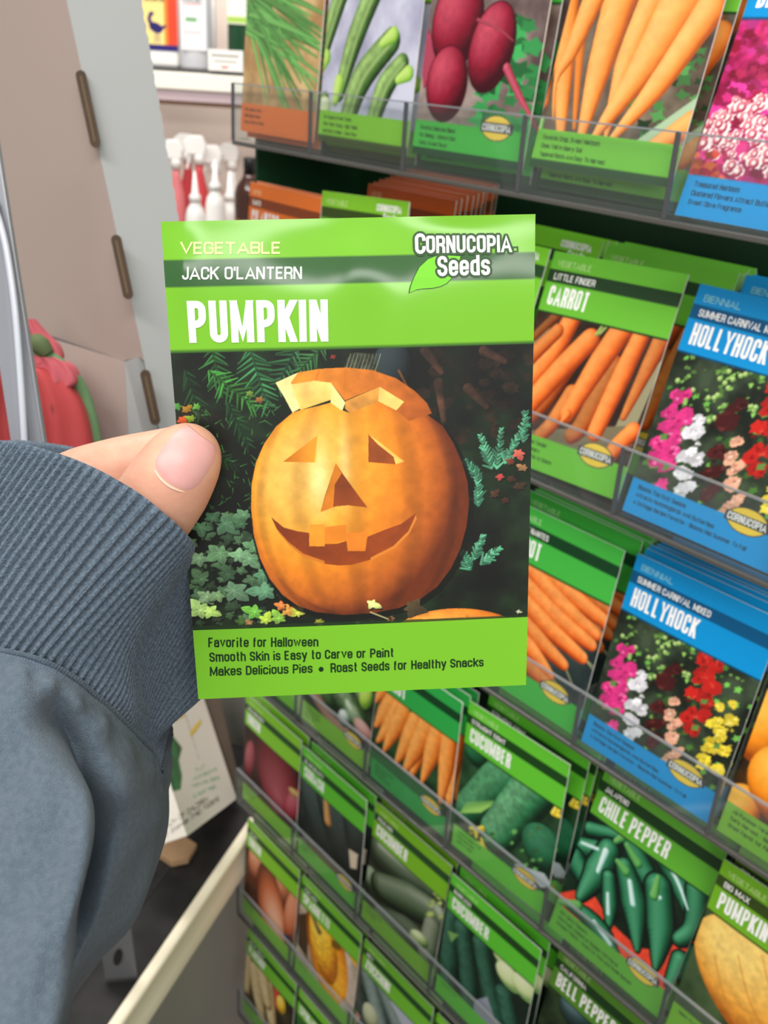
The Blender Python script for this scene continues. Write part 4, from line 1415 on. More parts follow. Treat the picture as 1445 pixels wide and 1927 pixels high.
# pocket: kind, label of the front packet, behind: [(kind, dy mm, extra lean)], options
POCKETS = [
    (0, 0, 'chives', 'orange herb seed packet picturing garlic chives on a wooden board', [('chives', 6, 0), ('chives', 12, 1)], {'dz': 0.0045}),
    (0, 1, 'zucchini', 'green seed packet picturing pale striped zucchini on lilac cloth', [('zucchini', 7, 0), ('zucchini', 13, 1)], {'dz': 0.0065}),
    (0, 2, 'beet', 'seed packet picturing three dark red beets, top row', [('beet', 6, 1), ('beet', 12, 2)], {'dz': 0.008}),
    (0, 3, 'carrot_big', 'seed packet picturing fat pale orange carrots, top row', [('carrot_big', 9, 0), ('carrot_big', 16, 0), ('carrot_big', 23, 1)], {'dz': 0.011}),
    (0, 4, 'dianthus', 'blue seed packet picturing magenta and white dianthus flowers', [('dianthus', 7, 0), ('dianthus', 13, 1)], {}),
    (1, 0, 'cilantro', 'orange cilantro seed packet beside the brown bottle', [('cilantro', 7, 0)], {'dz': .0}),
    (1, 1, 'greens', 'lime green packet with only its header showing above the held packet', [('basil', 34 + 4.5 * i, 1, .008 + .0012 * i) for i in range(9)], {'roll': -3, 'dx': .002, 'dz': .005}),
    (1, 2, 'greens_mid', 'green seed packet half hidden behind the held pumpkin packet, second row', [('greens_mid', 46 + 3.5 * i, 0) for i in range(5)], {}),
    (1, 3, 'little_finger', 'carrot seed packet lettered little finger, second row', [('little_finger', 44 + 3.2 * i, -1) for i in range(6)], {'roll': -2.2}),
    (1, 4, 'hollyhock', 'blue hollyhock seed packet in the second row, upper of the two hollyhocks', [('hollyhock', 40 + 4 * i, 0) for i in range(3)], {}),
    (2, 2, 'greens_mid', 'green seed packet in the third row behind the held packet', [], {}),
    (2, 3, 'nantes', 'seed packet with slanting slim carrots, third row beside the lower hollyhocks', [('nantes', 16 + 4 * i, 1) for i in range(5)], {}),
    (2, 4, 'hollyhock', 'blue hollyhock seed packet in the third row, lower of the two hollyhocks', [('hollyhock', 7 + 5 * i, 1) for i in range(6)], {}),
    (2, 5, 'orange_pumpkin', 'seed packet picturing bright orange pumpkins at the photo edge, third row', [('orange_pumpkin', 8, 1)], {}),
    (3, 0, 'greens_mid', 'green seed packet in the fourth row at the end of the rack', [], {}),
    (3, 1, 'dark_squash', 'seed packet with dark green squash just under the held packet', [('dark_squash', 7, 0)], {}),
    (3, 2, 'carrot_bunch', 'seed packet with a fan of thin carrots and emerald header, fourth row', [('carrot_bunch', 8, 0), ('carrot_bunch', 14, 1)], {}),
    (3, 3, 'cucumber', 'cucumber seed packet with yellow blossoms, fourth row', [('cucumber', 15, 1), ('cucumber', 21, 2), ('cucumber', 27, 3)], {'roll': -2.0}),
    (3, 4, 'chile', 'chile pepper seed packet with glossy green peppers on red', [('chile', 8, 0), ('chile', 13, 0)], {}),
    (3, 5, 'big_max', 'seed packet picturing one big yellow orange pumpkin, fourth row', [('big_max', 12, 2)], {}),
    (4, 0, 'onion_red', 'seed packet picturing red onions at the end of the rack', [('onion_red', 8, 0)], {}),
    (4, 1, 'squash_black', 'seed packet with almost black squash, fifth row', [('squash_black', 8, 0), ('squash_black', 16, 0)], {}),
    (4, 2, 'pickles', 'cucumber seed packet picturing stubby pickling cucumbers, fifth row', [('pickles', 8, 0)], {}),
    (4, 3, 'slender', 'cucumber seed packet with slim dark cucumbers and pale slices, fifth row', [('slender', 10, 0), ('slender', 18, 1)], {}),
    (4, 4, 'bell', 'bell pepper seed packet below the chile pepper packet', [('bell', 10, 0)], {}),
    (5, 0, 'shallot', 'seed packet picturing brown onions, sixth row', [('shallot', 8, 0)], {}),
    (5, 1, 'gold_squash', 'seed packet picturing a halved golden squash, sixth row', [('gold_squash', 8, 0)], {}),
    (5, 2, 'striped', 'seed packet picturing grey green striped zucchini, sixth row', [('striped', 8, 0)], {}),
    (5, 3, 'greens_mid', 'green seed packet in the sixth row at the bottom frame edge', [], {}),
    (6, 0, 'parsnip', 'seed packet picturing pale parsnips, seventh row', [], {}),
    (6, 1, 'greens_mid', 'green seed packet in the seventh row beside the parsnips', [], {}),
]
STACK = {'chives': 'garlic chives', 'zucchini': 'pale zucchini', 'beet': 'red beets', 'carrot_big': 'fat pale carrots', 'dianthus': 'magenta dianthus', 'cilantro': 'orange cilantro',
         'greens_mid': 'green headers behind the held packet', 'little_finger': 'little finger carrots', 'nantes': 'slanting slim carrots', 'orange_pumpkin': 'bright orange pumpkins', 'dark_squash': 'dark green squash',
         'carrot_bunch': 'fanned thin carrots', 'cucumber': 'cucumbers with yellow blossoms', 'chile': 'chile peppers', 'big_max': 'big yellow pumpkin', 'onion_red': 'red onions', 'squash_black': 'almost black squash',
         'pickles': 'pickling cucumbers', 'slender': 'slim dark cucumbers', 'bell': 'bell peppers', 'shallot': 'brown onions', 'gold_squash': 'golden squash', 'striped': 'striped zucchini'}
ORD = ['second', 'third', 'fourth', 'fifth', 'sixth', 'seventh', 'eighth', 'ninth', 'tenth']
for r, c, kd, label, behind, opt in POCKETS:
    ln = LEAN[r][c]
    packet(kd, label, r, c, ln, **opt)
    for i, (bk, dy, dl, *ez) in enumerate(behind):
        if bk == 'basil':
            lab = ORD[i] + ' packet from the front, orange herb stack behind the lime header packet'
        else:
            what = STACK.get(bk, 'hollyhock')
            if bk == 'hollyhock':
                what = ('upper' if r == 1 else 'lower') + ' blue hollyhock'
            lab = ORD[i] + ' packet from the front in the pocket of ' + what
        o2 = {k: v for k, v in opt.items() if k == 'dz' and bk == kd and i > 0}
        o2['dz'] = o2.get('dz', 0) + rng.uniform(0, .0015) + (ez[0] if ez else 0)
        packet(bk, lab, r, c, ln + dl, group='packets stacked in the pocket of ' + kd.replace('_', ' '),
               letters_on=(i < 2), dy=dy / 1000.0, dx=rng.uniform(-.0012, .0012), roll=rng.uniform(-.5, .5), **o2)

# ------------------------------------------------------------------ the held pumpkin packet
HS = PW / 0.0825
RH = np.array([[0.9978, 0.0201, -0.0557], [-0.0346, 0.9606, -0.2753], [0.0479, 0.2766, 0.9598]])
u_, s_, v_ = np.linalg.svd(RH)
RH = u_ @ v_
hc = np.array([-0.0063, -0.0096, 0.2302]) * HS
h_cam = np.array([RH[:, 0], RH[:, 2], -RH[:, 1]]).T       # local x, y(away), z(up) in camera axes
h_rot = M @ h_cam
HW, HH = PW, 0.1143 * HS
h_org = CAM + M @ (hc + RH @ np.array([-HW / 2, HH / 2, 0]))
hero = empty('seed_packet', h_org, h_rot)
tag(hero, 'lime green pumpkin seed packet with carved smiling pumpkin, held between thumb and finger', 'seed packet')


def hero_surf(u, v, lift=0.0):
    u, v = np.asarray(u, float), np.asarray(v, float)
    b = 0.0009 * np.clip(np.sin(np.clip(u, 0, 1) * np.pi), 0, 1) * np.clip(np.sin(np.clip(v / ASPECT, 0, 1) * np.pi), 0, 1) ** .8
    top = np.exp(-(v / .16) ** 2)
    b = b - 0.0016 * np.exp(-(v / .13) ** 2) * (.75 + .35 * np.cos((u - .50) * 9.0))          # top edge curls back in waves
    b = b + 0.0008 * np.exp(-((v - .10) / .12) ** 2) * np.exp(-((u - .53) / .07) ** 2)
    b = b - 0.0006 * np.exp(-((v - .04) / .07) ** 2) * np.exp(-((u - .80) / .10) ** 2)
    b = b + 0.00035 * np.exp(-((u - .62) / .045) ** 2) * np.exp(-((v - .32) / .25) ** 2)
    b = b + 0.0007 * np.exp(-((u - .05) / .045) ** 2 - ((v - .12) / .10) ** 2)
    return np.stack([u * HW, -b - lift, HH - v * HH / ASPECT], -1)


HH_ = homography([(302, 418), (1010, 402), (990, 1289), (373, 1316)], [(0, 0), (1, 0), (1, ASPECT), (0, ASPECT)])
hp = lambda pts: hmap(HH_, pts)
c5, c6, c7, c8 = crop(290, 390, 3.905), crop(640, 390, 3.803), crop(300, 780, 3.503), crop(640, 780, 3.503)


def band(y0l, y0r, y1l, y1r):
    return [(250, y0l), (1060, y0r), (1060, y1l + (y1r - y1l)), (250, y1l)]


HGREEN = (116, 186, 36)
# header and footer print
cv = Canvas(170, H=HH_)
cv.img[:] = np.array(HGREEN, float)
vb = hp([(309, 488.5), (1006, 477), (314, 542), (1004, 528), (326, 658), (1002, 647)])[:, 1]
cv.rect(0, 1, (vb[0] + vb[1]) / 2, (vb[2] + vb[3]) / 2, (46, 92, 42))
cv.rect(0, 1, (vb[4] + vb[5]) / 2, .5, (30, 66, 24))
hero_head = cv.result()
HV0, HV1 = 0.372, 1.195
pv = hp([(327, 662), (1002, 650), (366, 1186), (991, 1161)])
Y_PIC0, Y_PIC1 = float(pv[:2, 1].mean()), float(pv[2:, 1].mean())
link('envelope', envelope_mesh(hero_surf, 60, 80), hero)


def sub_print(img, ya, yb):
    h = img.shape[0]
    a, b = int(round(ya / ASPECT * h)), int(round(yb / ASPECT * h))
    return img[a:b]


for nm, ya, yb in (('printed_header', 0.0, Y_PIC0), ('printed_footer', Y_PIC1, ASPECT)):
    me = print_mesh(sub_print(hero_head, ya, yb), hero_surf, 0, 1, ya, yb, HERO_PRINT)
    link(nm, me, hero)

# --- the printed photograph of the carved pumpkin
cv = Canvas(560, 0, 1, Y_PIC0, Y_PIC1, ss=2, H=HH_)
cv.fill_noise(0, 2, (6, 12, 8), (24, 44, 24), 9, 40, 1.6)
r = random.Random(12)


def ink_leaf(c, size, ang, col, lobes=5, depth=.5, seed=0, vein=True):
    q = soft_leaf(c, size, ang, seed, min(5, lobes + 1))
    cv.poly([(x + 2, y + 3) for x, y in q], (8, 14, 8), .7)
    cv.poly(q, np.asarray(col) * .78, col2=np.asarray(col) * 1.18, axis=(-.4, -.8), noise=.18, seed=seed, nscale=60)
    if vein:
        for x, y in q[2::5]:
            cv.tube((c, (c[0] + (x - c[0]) * .85, c[1] + (y - c[1]) * .85)), (1.0, .5), np.asarray(col) * 1.1, np.asarray(col) * 1.3, np.asarray(col) * 1.4, alpha=.6, n=4)


# bracken and ribbed leaves at the top
def frond(a, b, n, ln, col, wd=3.2):
    a, b = np.asarray(a, float), np.asarray(b, float)
    d = (b - a) / n
    nn = np.array([-d[1], d[0]]) / np.hypot(*d)
    for i in range(n):
        p = a + d * i
        t = 1 - abs(i / n - .35)
        for s in (-1, 1):
            e = p + nn * s * ln * t * r.uniform(.75, 1.15) + d * r.uniform(.9, 2.6)
            g = r.uniform(.6, 1.15)
            cv.tube((p, e), (wd, wd * .3), np.array(col) * .55 * g, np.array(col) * g, np.array(col) * 1.35 * g, n=4)
    cv.tube((a, b), (1.2, .8), (20, 40, 20), np.array(col) * .6, np.array(col) * .8, n=4)


for a, b, n, ln, col in (((400, 660), (420, 745), 9, 34, (40, 92, 44)), ((470, 655), (505, 770), 12, 42, (46, 104, 60)), ((560, 650), (520, 730), 9, 34, (38, 84, 50)), ((610, 650), (560, 700), 8, 26, (48, 96, 52)),
                         ((395, 700), (485, 770), 10, 30, (52, 116, 46)), ((350, 700), (380, 790), 8, 22, (22, 52, 28)), ((430, 760), (470, 840), 9, 22, (22, 58, 30)), ((380, 840), (450, 880), 8, 18, (20, 52, 28))):
    frond(a, b, n, ln, col)
for k in range(90):
    c = (r.uniform(340, 520), r.uniform(760, 960))
    a = r.uniform(0, 6.28)
    L = r.uniform(6, 16)
    cv.tube((c, (c[0] + L * math.cos(a), c[1] + L * math.sin(a))), (1.2, .5), (16, 50, 20), (40, 110, 44), (90, 160, 80), n=4, alpha=.8)
for c, s, col in (((352, 772), 16, (150, 110, 30)), ((372, 765), 13, (90, 160, 60)), ((345, 790), 18, (190, 80, 36)), ((362, 788), 15, (120, 150, 40)), ((335, 765), 14, (70, 140, 60)), ((490, 752), 13, (150, 100, 50)), ((470, 740), 12, (100, 130, 50)), ((628, 672), 8, (150, 50, 40))):
    ink_leaf(c, s, r.uniform(0, 6), col, 4, .55, int(c[0]), False)
# brown bark and twigs at the upper right
for k in range(60):
    c = (r.uniform(790, 1000), r.uniform(665, 830))
    cv.poly(leaf_pts(c, r.uniform(5, 18), r.uniform(0, 6), 7, .8, k), np.array((78, 46, 34)) * r.uniform(.25, .8), .5, noise=.6, nscale=60, seed=k)
for a in (((800, 660), (830, 700)), ((825, 720), (835, 790)), ((880, 730), (915, 765)), ((910, 660), (950, 680))):
    cv.tube(a, (10, 6), (26, 16, 12), (66, 40, 30), (92, 60, 46), noise=.6, alpha=.7)
cv.blob((735, 690), 36, 50, .2, (20, 28, 36), (52, 66, 78), (84, 100, 112), alpha=.55)
# conifer sprays at the right
for bx, by, ang, L in ((925, 880, -1.9, 70), (935, 880, -1.45, 80), (950, 870, -1.1, 60), (905, 900, -2.3, 50), (985, 830, -1.5, 60), (900, 950, -1.6, 60), (892, 1050, -1.2, 50), (905, 1060, -.7, 50), (885, 1070, -2.0, 40)):
    for i in range(10):
        t = i / 10
        p = (bx + L * t * math.cos(ang), by + L * t * math.sin(ang))
        for s in (-.8, .8):
            l2 = 16 * (1 - t * .7) * r.uniform(.6, 1.3)
            g = r.uniform(.6, 1.15)
            cv.tube((p, (p[0] + l2 * math.cos(ang + s * r.uniform(.6, 1.3)), p[1] + l2 * math.sin(ang + s * r.uniform(.6, 1.3)))), (3.2, 1.8), np.array((20, 70, 50)) * g, np.array((60, 140, 104)) * g, np.array((110, 180, 140)) * g, n=4)
for c, s, col in (((975, 852), 18, (190, 90, 76)), ((962, 868), 14, (120, 60, 44)), ((985, 880), 15, (150, 110, 70)), ((940, 895), 12, (186, 70, 66)), ((960, 900), 14, (66, 40, 30)), ((930, 930), 14, (80, 50, 36)), ((975, 915), 16, (60, 44, 30)), ((950, 940), 12, (60, 36, 24)), ((992, 800), 9, (60, 140, 100))):
    ink_leaf(c, s, r.uniform(0, 6), col, 4, .6, int(c[1]), False)
# ivy on the left and below
IVY = (((425, 985), 34, (86, 130, 96)), ((400, 975), 20, (70, 112, 80)), ((378, 992), 22, (92, 138, 100)), ((460, 968), 22, (92, 136, 98)), ((455, 985), 20, (70, 110, 78)), ((375, 1050), 26, (120, 156, 116)), ((415, 1040), 32, (106, 150, 106)), ((450, 1045), 26, (120, 166, 122)), ((480, 1030), 26, (96, 142, 100)), ((470, 1050), 24, (110, 152, 112)), ((380, 1090), 24, (84, 118, 82)), ((430, 1080), 24, (60, 90, 62)), ((495, 1080), 24, (84, 130, 96)), ((440, 1110), 32, (100, 136, 104)), ((500, 1112), 30, (92, 140, 106)), ((390, 1122), 22, (130, 164, 120)), ((410, 1120), 18, (116, 150, 104)), ((378, 1148), 28, (168, 206, 120)), ((395, 1150), 20, (176, 216, 110)), ((480, 1150), 24, (110, 180, 70)), ((500, 1165), 18, (170, 200, 70)), ((455, 1170), 14, (60, 90, 40)), ((525, 1162), 20, (130, 180, 70)), ((520, 1090), 22, (70, 110, 80)), ((430, 1010), 18, (50, 76, 52)), ((360, 1020), 18, (100, 140, 104)))
for k in range(50):
    c = (r.uniform(360, 560), r.uniform(1000, 1185))
    ink_leaf(c, r.uniform(6, 14), r.uniform(0, 6), np.array((70, 104, 66)) * r.uniform(.4, 1.1), 5, .5, k, False)
for k in range(46):
    c = (r.uniform(362, 505), r.uniform(968, 1180))
    ink_leaf(c, r.uniform(14, 24), r.uniform(0, 6), np.array((84, 122, 84)) * r.uniform(.45, 1.0), 4, .5, 200 + k)
for k, (c, s, col) in enumerate(IVY):
    ink_leaf(c, s * 1.2, r.uniform(0, 6), col, 4, .52, 60 + k)
for c, s, col in (((540, 1148), 26, (196, 140, 60)), ((560, 1152), 22, (180, 190, 70)), ((530, 1138), 16, (206, 120, 60)), ((600, 1168), 16, (120, 120, 40)), ((470, 1172), 12, (150, 110, 70))):
    ink_leaf(c, s, r.uniform(0, 6), col, 4, .5, int(c[0]))
# second pumpkin peeping in below, leaves in front
cv.blob((860, 1196), 118, 54, .05, (150, 70, 16), (226, 122, 30), (244, 160, 60), noise=.12, seed=5)
cv.blob((540, 955), 40, 40, 0, (120, 80, 10), (176, 120, 20), (200, 150, 40), alpha=.25)
# pumpkin body
BODY = [(551, 776), (566, 771), (600, 763), (622, 757), (643, 771), (658, 776), (690, 762), (711, 754), (745, 771), (769, 791), (803, 779), (832, 800), (852, 832), (868, 868), (879, 905), (882, 945), (877, 990), (866, 1030), (848, 1068), (822, 1102), (790, 1126), (750, 1142), (700, 1152), (645, 1155), (595, 1150), (560, 1138), (532, 1118), (508, 1088), (490, 1050), (478, 1005), (473, 955), (474, 910), (482, 870), (498, 834), (520, 802)]
cv.poly([(x + (x - 680) * .03 + 4, y + (y - 950) * .02 + 6) for x, y in BODY], (8, 10, 6), .8)
qb = cv.p(BODY)
sl = cv.box(qb[:, 0].min(), qb[:, 0].max(), qb[:, 1].min(), qb[:, 1].max())
Xc, Yc = cv.X[sl], cv.Y[sl]
mk = cv.inside(qb, Xc, Yc).astype(float)
pc = cv.p([(678, 950), (882, 950), (678, 1155)])
nx = (Xc - pc[0][0]) / (pc[1][0] - pc[0][0])
ny = (Yc - pc[0][1]) / (pc[2][1] - pc[0][1])
nz = np.sqrt(np.clip(1 - np.clip(nx * nx + ny * ny, 0, 1), 0, 1))
L = np.clip(-.50 * nx - .30 * ny + .62 * nz + .12, 0, 1)
rim = np.clip((nx * nx + ny * ny - .72) / .28, 0, 1)
L = L * (1 - .35 * rim * (nx > -.3) * np.clip(nx + ny + .6, 0, 1))
stops = np.array([0, .22, .42, .60, .78, 1.0])
cols = np.array([(104, 44, 16), (172, 86, 28), (206, 112, 32), (230, 134, 32), (242, 162, 46), (246, 194, 96)], float)
C = np.stack([np.interp(L, stops, cols[:, i]) for i in range(3)], -1)
lon = np.arcsin(np.clip(nx / np.sqrt(np.clip(1 - .75 * ny ** 2, .05, 1)), -1, 1))
ribs = .5 + .5 * np.cos(lon * 11.5 + .5)
C *= (1 - .13 * np.clip(ribs - .55, 0, 1) / .45)[..., None]
hl = np.exp(-((nx + .36) / .10) ** 2) * np.exp(-((ny + .22) / .28) ** 2) + .8 * np.exp(-((nx + .13) / .05) ** 2) * np.exp(-((ny + .35) / .35) ** 2)
C += hl[..., None] * np.array([12, 40, 64])
C *= (1 + .16 * (fbm(Xc, Yc, 40, 4, 77) - .5) * 2 * .6)[..., None]
cv.put(sl, mk, C)
# lid with cut flesh and stem
cv.poly([(644, 699), (653, 676), (662, 663), (686, 664), (705, 668), (706, 684), (714, 702)], (52, 58, 44), noise=.7, nscale=70, seed=3)
for k in range(9):
    x = 650 + k * 7
    cv.tube(((x, 698), (x + 6, 680), (x + 10, 666)), (1.6, 1.2, 1.0), (30, 34, 26), (96, 102, 80), (150, 154, 128), n=6, noise=.5, alpha=r.uniform(.3, .8))
LID = [(561, 701), (600, 694), (650, 691), (700, 696), (745, 711), (780, 735), (803, 758), (812, 777), (803, 780), (769, 791), (745, 771), (760, 755), (714, 727), (649, 753), (623, 720), (592, 716), (550, 726), (535, 720)]
cv.poly(LID, (236, 146, 44), col2=(170, 84, 30), axis=(.95, .3), noise=.12, seed=8, nscale=40)
for x in (600, 650, 705, 750):
    cv.tube(((x, 697), (x + (x - 660) * .25, 740)), (2.4, 1.6), (190, 98, 26), (196, 104, 30), (206, 112, 34), alpha=.45)
cv.poly([(519, 720), (561, 701), (548, 720), (567, 767), (551, 776), (536, 748)], (250, 226, 150), noise=.1)
cv.poly([(549, 723), (592, 716), (624, 720), (622, 752), (566, 771)], (240, 190, 92), col2=(246, 206, 116), axis=(0, -1), noise=.16, seed=9)
cv.poly([(623, 720), (650, 757), (644, 772), (622, 757)], (252, 224, 142), noise=.08)
cv.poly([(650, 754), (714, 727), (711, 755), (658, 776), (649, 768)], (214, 146, 62), noise=.2, seed=10)
cv.poly([(714, 727), (760, 755), (745, 771), (711, 754)], (246, 206, 112), noise=.1)
# carved face
cv.poly([(533, 868), (598, 818), (592, 869)], (196, 108, 22), col2=(232, 158, 44), axis=(1, 0), noise=.08)
cv.poly([(592, 869), (598, 818), (600, 822), (595, 869)], (246, 196, 92))
cv.poly([(693, 816), (760, 867), (743, 872), (693, 868)], (146, 70, 24), noise=.1)
cv.poly([(693, 816), (718, 834), (760, 867), (744, 872), (740, 858), (712, 836)], (244, 196, 92), noise=.12)
NOSE = [(632, 870), (645, 890), (668, 922), (691, 953), (655, 949), (632, 951), (603, 962), (612, 930)]
cv.poly(NOSE, (146, 68, 22), col2=(118, 50, 18), axis=(0, -1), noise=.08)
cv.poly([(632, 870), (603, 962), (627, 953), (630, 910), (643, 889)], (206, 120, 28), noise=.08)
MOUTH = [(511, 972), (534, 991), (560, 998), (582, 1001), (582, 1026), (611, 1026), (611, 1022), (634, 1021), (652, 1016), (654, 1035), (687, 1035), (691, 1008), (726, 994), (754, 984), (782, 964), (781, 975), (768, 1001), (740, 1029), (697, 1051), (660, 1061), (636, 1062), (611, 1059), (571, 1045), (543, 1022), (524, 1000)]
cv.poly(MOUTH, (122, 50, 16), col2=(150, 66, 22), axis=(.5, .6), noise=.1)
cv.poly([(520, 992), (543, 1018), (571, 1040), (611, 1054), (611, 1060), (571, 1046), (543, 1023), (524, 1000)], (206, 120, 36))
cv.poly([(697, 1047), (740, 1025), (768, 997), (782, 966), (783, 976), (769, 1003), (741, 1031), (697, 1053)], (214, 128, 44))
cv.poly([(583, 985), (611, 985), (611, 1025), (583, 1025)], (240, 150, 40), noise=.06)
cv.poly([(654, 1000), (690, 1000), (687, 1034), (655, 1034)], (226, 128, 34), noise=.06)
cv.poly([(611, 990), (652, 985), (652, 1016), (611, 1022)], (224, 130, 32), noise=.06)
# leaves in front of the pumpkin's foot
cv.tube(((697, 1150), (735, 1165)), (1.6, 1.2), (110, 100, 60), (160, 150, 100), (190, 180, 130), n=4)
ink_leaf((700, 1134), 20, .5, (206, 216, 130), 3, .5, 3)
ink_leaf((775, 1142), 34, .3, (74, 62, 40), 6, .75, 4, False)
ink_leaf((735, 1162), 12, 1.2, (130, 84, 50), 4, .6, 5, False)
ink_leaf((975, 1150), 9, .2, (170, 170, 140), 3, .5, 6, False)
for k in range(26):
    c = (r.uniform(560, 980), r.uniform(1156, 1186))
    ink_leaf(c, r.uniform(3, 8), r.uniform(0, 6), np.array((90, 96, 60)) * r.uniform(.3, 1.2), 4, .5, k, False)
cv.blob((860, 1196), 116, 52, .05, (170, 84, 20), (232, 130, 34), (246, 166, 66), noise=.12, seed=5, alpha=.85)
cv.poly([(300, 1180), (1010, 1156), (1010, 1163), (300, 1188)], (24, 52, 18), .8)
me = print_mesh(cv.result(), hero_surf, 0, 1, Y_PIC0, Y_PIC1, HERO_PRINT)
link('printed_picture', me, hero)

# --- lettering of the held packet


def pq(*pts):
    return hp(pts)


def rq(k, *a):
    return hp(k(*a))


it = []
text_on('VEGETABLE', rq(c5, 195, 258, 932, 255, 932, 344, 195, 348), (230, 246, 160), .165, it)
text_on("JACK O'LANTERN", rq(c5, 210, 441, 1087, 437, 1087, 527, 210, 534), (252, 252, 248), .15, it)
text_on('PUMPKIN', rq(c5, 242, 690, 1276, 677, 1281, 985, 262, 998), (252, 252, 252), .175, it)
DK = (14, 46, 22)
text_on('Favorite for Halloween', rq(c7, 322, 1470, 1047, 1463, 1047, 1524, 322, 1533), DK, .155, it)
text_on('Smooth Skin is Easy to Carve or Paint', pq((393.6, 1227.6), (741, 1218), (741, 1240), (394.5, 1250.5)), DK, .155, it)
text_on('Makes Delicious Pies', pq((394.8, 1254.7), (588, 1248), (588, 1265), (395, 1272)), DK, .155, it)
text_on('Roast Seeds for Healthy Snacks', pq((621.5, 1247), (909.8, 1237), (909.8, 1258), (622, 1270)), DK, .155, it)
th = np.linspace(0, 2 * np.pi, 20, endpoint=False)
bl = hp(np.c_[604 + 4.6 * np.cos(th), 1258.5 + 4.6 * np.sin(th)])
it.append((bl, [tuple(range(19, -1, -1))], np.array(DK, float), 0))
link('lettering', build_lettering(it, hero_surf), hero)['kind'] = 'stuff'
# leaf and name of the seed house
it = []
leaf = c6(488, 615, 500, 560, 525, 500, 565, 425, 630, 365, 690, 342, 780, 338, 872, 343, 862, 390, 835, 450, 800, 510, 765, 545, 720, 567, 660, 580, 590, 584, 540, 592)
lc = np.mean(leaf, 0)
inner = [tuple(lc + (np.array(p) - lc) * .955) for p in leaf]
for pts, col, lf in ((leaf, (34, 84, 26), 0), (inner, (118, 206, 44), 1)):
    P = hp(pts)
    it.append((P, [tuple(range(len(P) - 1, -1, -1))], np.array(col, float), lf))
logo = (('C', c6(537, 187, 614, 185, 614, 331, 540, 334)), ('ORNUCOPIA', c6(618, 203, 1230, 196, 1232, 318, 618, 328)), ('Seeds', c6(697, 348, 1073, 338, 1074, 482, 697, 492)))
tm = hp(c6(1242, 284, 1274, 282, 1275, 312, 1242, 315, 1242, 284))
v, f = stroke([tuple(p) for p in tm], .0035)
it.append((np.array(v), f, np.array((52, 84, 48), float), 2))
for s, q in logo:
    q = hp(q)
    for k in range(10):
        o = .0062 * np.array([math.cos(k * .628), math.sin(k * .628)])
        text_on(s, q + o, (52, 84, 48), .15, it, 2)
    text_on(s, q, (254, 254, 252), .165, it, 4)
link('house_name', build_lettering(it, hero_surf), hero)['kind'] = 'stuff'

# ------------------------------------------------------------------ the hand
SKIN = principled('skin', (212, 164, 138), 0.5, 0.35, sss=0.25, vary=(110, .6, (200, 142, 120)), bump=(900, .10, .0006))
NAIL = principled('thumb_nail', (208, 148, 144), 0.42, 0.45, sss=0.1, vary=(90, .5, (216, 168, 160)))


HV, HF = [], []


def capsule_chain(bm, pts, seg=24):
    """pts: list of (px, py, depth, radius mm); adds an overlapping chain of tapered capsules."""
    P = [at(a, b, d) for a, b, d, _ in pts]
    R = [q[3] / 1000 for q in pts]
    n = 6 * (len(pts) - 1) + 1
    PP = catmull(np.array(P), n) if len(pts) > 2 else np.linspace(P[0], P[1], n)
    RR = np.interp(np.linspace(0, len(pts) - 1, n), range(len(pts)), R)
    half = seg // 2
    lat = np.linspace(-np.pi / 2, np.pi / 2, half + 1)
    lon = np.linspace(0, 2 * np.pi, seg, endpoint=False)
    S = np.stack([np.outer(np.cos(lat), np.cos(lon)), np.outer(np.cos(lat), np.sin(lon)), np.outer(np.sin(lat), np.ones(seg))], -1).reshape(-1, 3)
    for i in range(n):
        o = sum(len(v) for v in HV)
        HV.append(PP[i] + S * RR[i])
        for a in range(half):
            for b in range(seg):
                HF.append((o + a * seg + b, o + a * seg + (b + 1) % seg, o + (a + 1) * seg + (b + 1) % seg, o + (a + 1) * seg + b))
    for i in range(n - 1):
        d = PP[i + 1] - PP[i]
        d = d / np.linalg.norm(d)
        e = np.cross(d, [.31, .57, .76])
        e /= np.linalg.norm(e)
        f = np.cross(d, e)
        ring = np.outer(np.cos(lon), e) + np.outer(np.sin(lon), f)
        o = sum(len(v) for v in HV)
        HV.append(PP[i] + ring * RR[i])
        HV.append(PP[i + 1] + ring * RR[i + 1])
        HF.extend((o + b, o + (b + 1) % seg, o + seg + (b + 1) % seg, o + seg + b) for b in range(seg))
        HF.append(tuple(range(o + seg - 1, o - 1, -1)))
        HF.append(tuple(range(o + seg, o + 2 * seg)))


bm = None
# thumb on the front of the packet
capsule_chain(bm, [(352, 860, .2262, 8.0), (338, 880, .2255, 9.2), (316, 915, .2258, 10.0), (280, 968, .2290, 10.2), (225, 1040, .2360, 11.0), (150, 1130, .2470, 13.0)])
# forefinger behind the packet
capsule_chain(bm, [(430, 845, .2470, 7.6), (370, 856, .2475, 8.2), (300, 872, .2475, 8.6), (215, 893, .2480, 9.2), (130, 925, .2500, 9.6), (60, 1000, .2560, 11.0)])
# the other fingers, curled behind the packet
capsule_chain(bm, [(440, 930, .2560, 7.6), (385, 945, .2620, 8.4), (290, 960, .2660, 8.8), (180, 990, .2650, 9.6), (80, 1060, .2650, 11.0)])
capsule_chain(bm, [(430, 1005, .2640, 7.2), (385, 1020, .2700, 8.0), (300, 1040, .2740, 8.4), (190, 1060, .2720, 9.2), (90, 1110, .2690, 11.0)])
capsule_chain(bm, [(400, 1075, .2720, 6.2), (360, 1085, .2770, 6.8), (290, 1100, .2800, 7.2), (200, 1115, .2770, 8.2), (110, 1150, .2720, 10.0)])
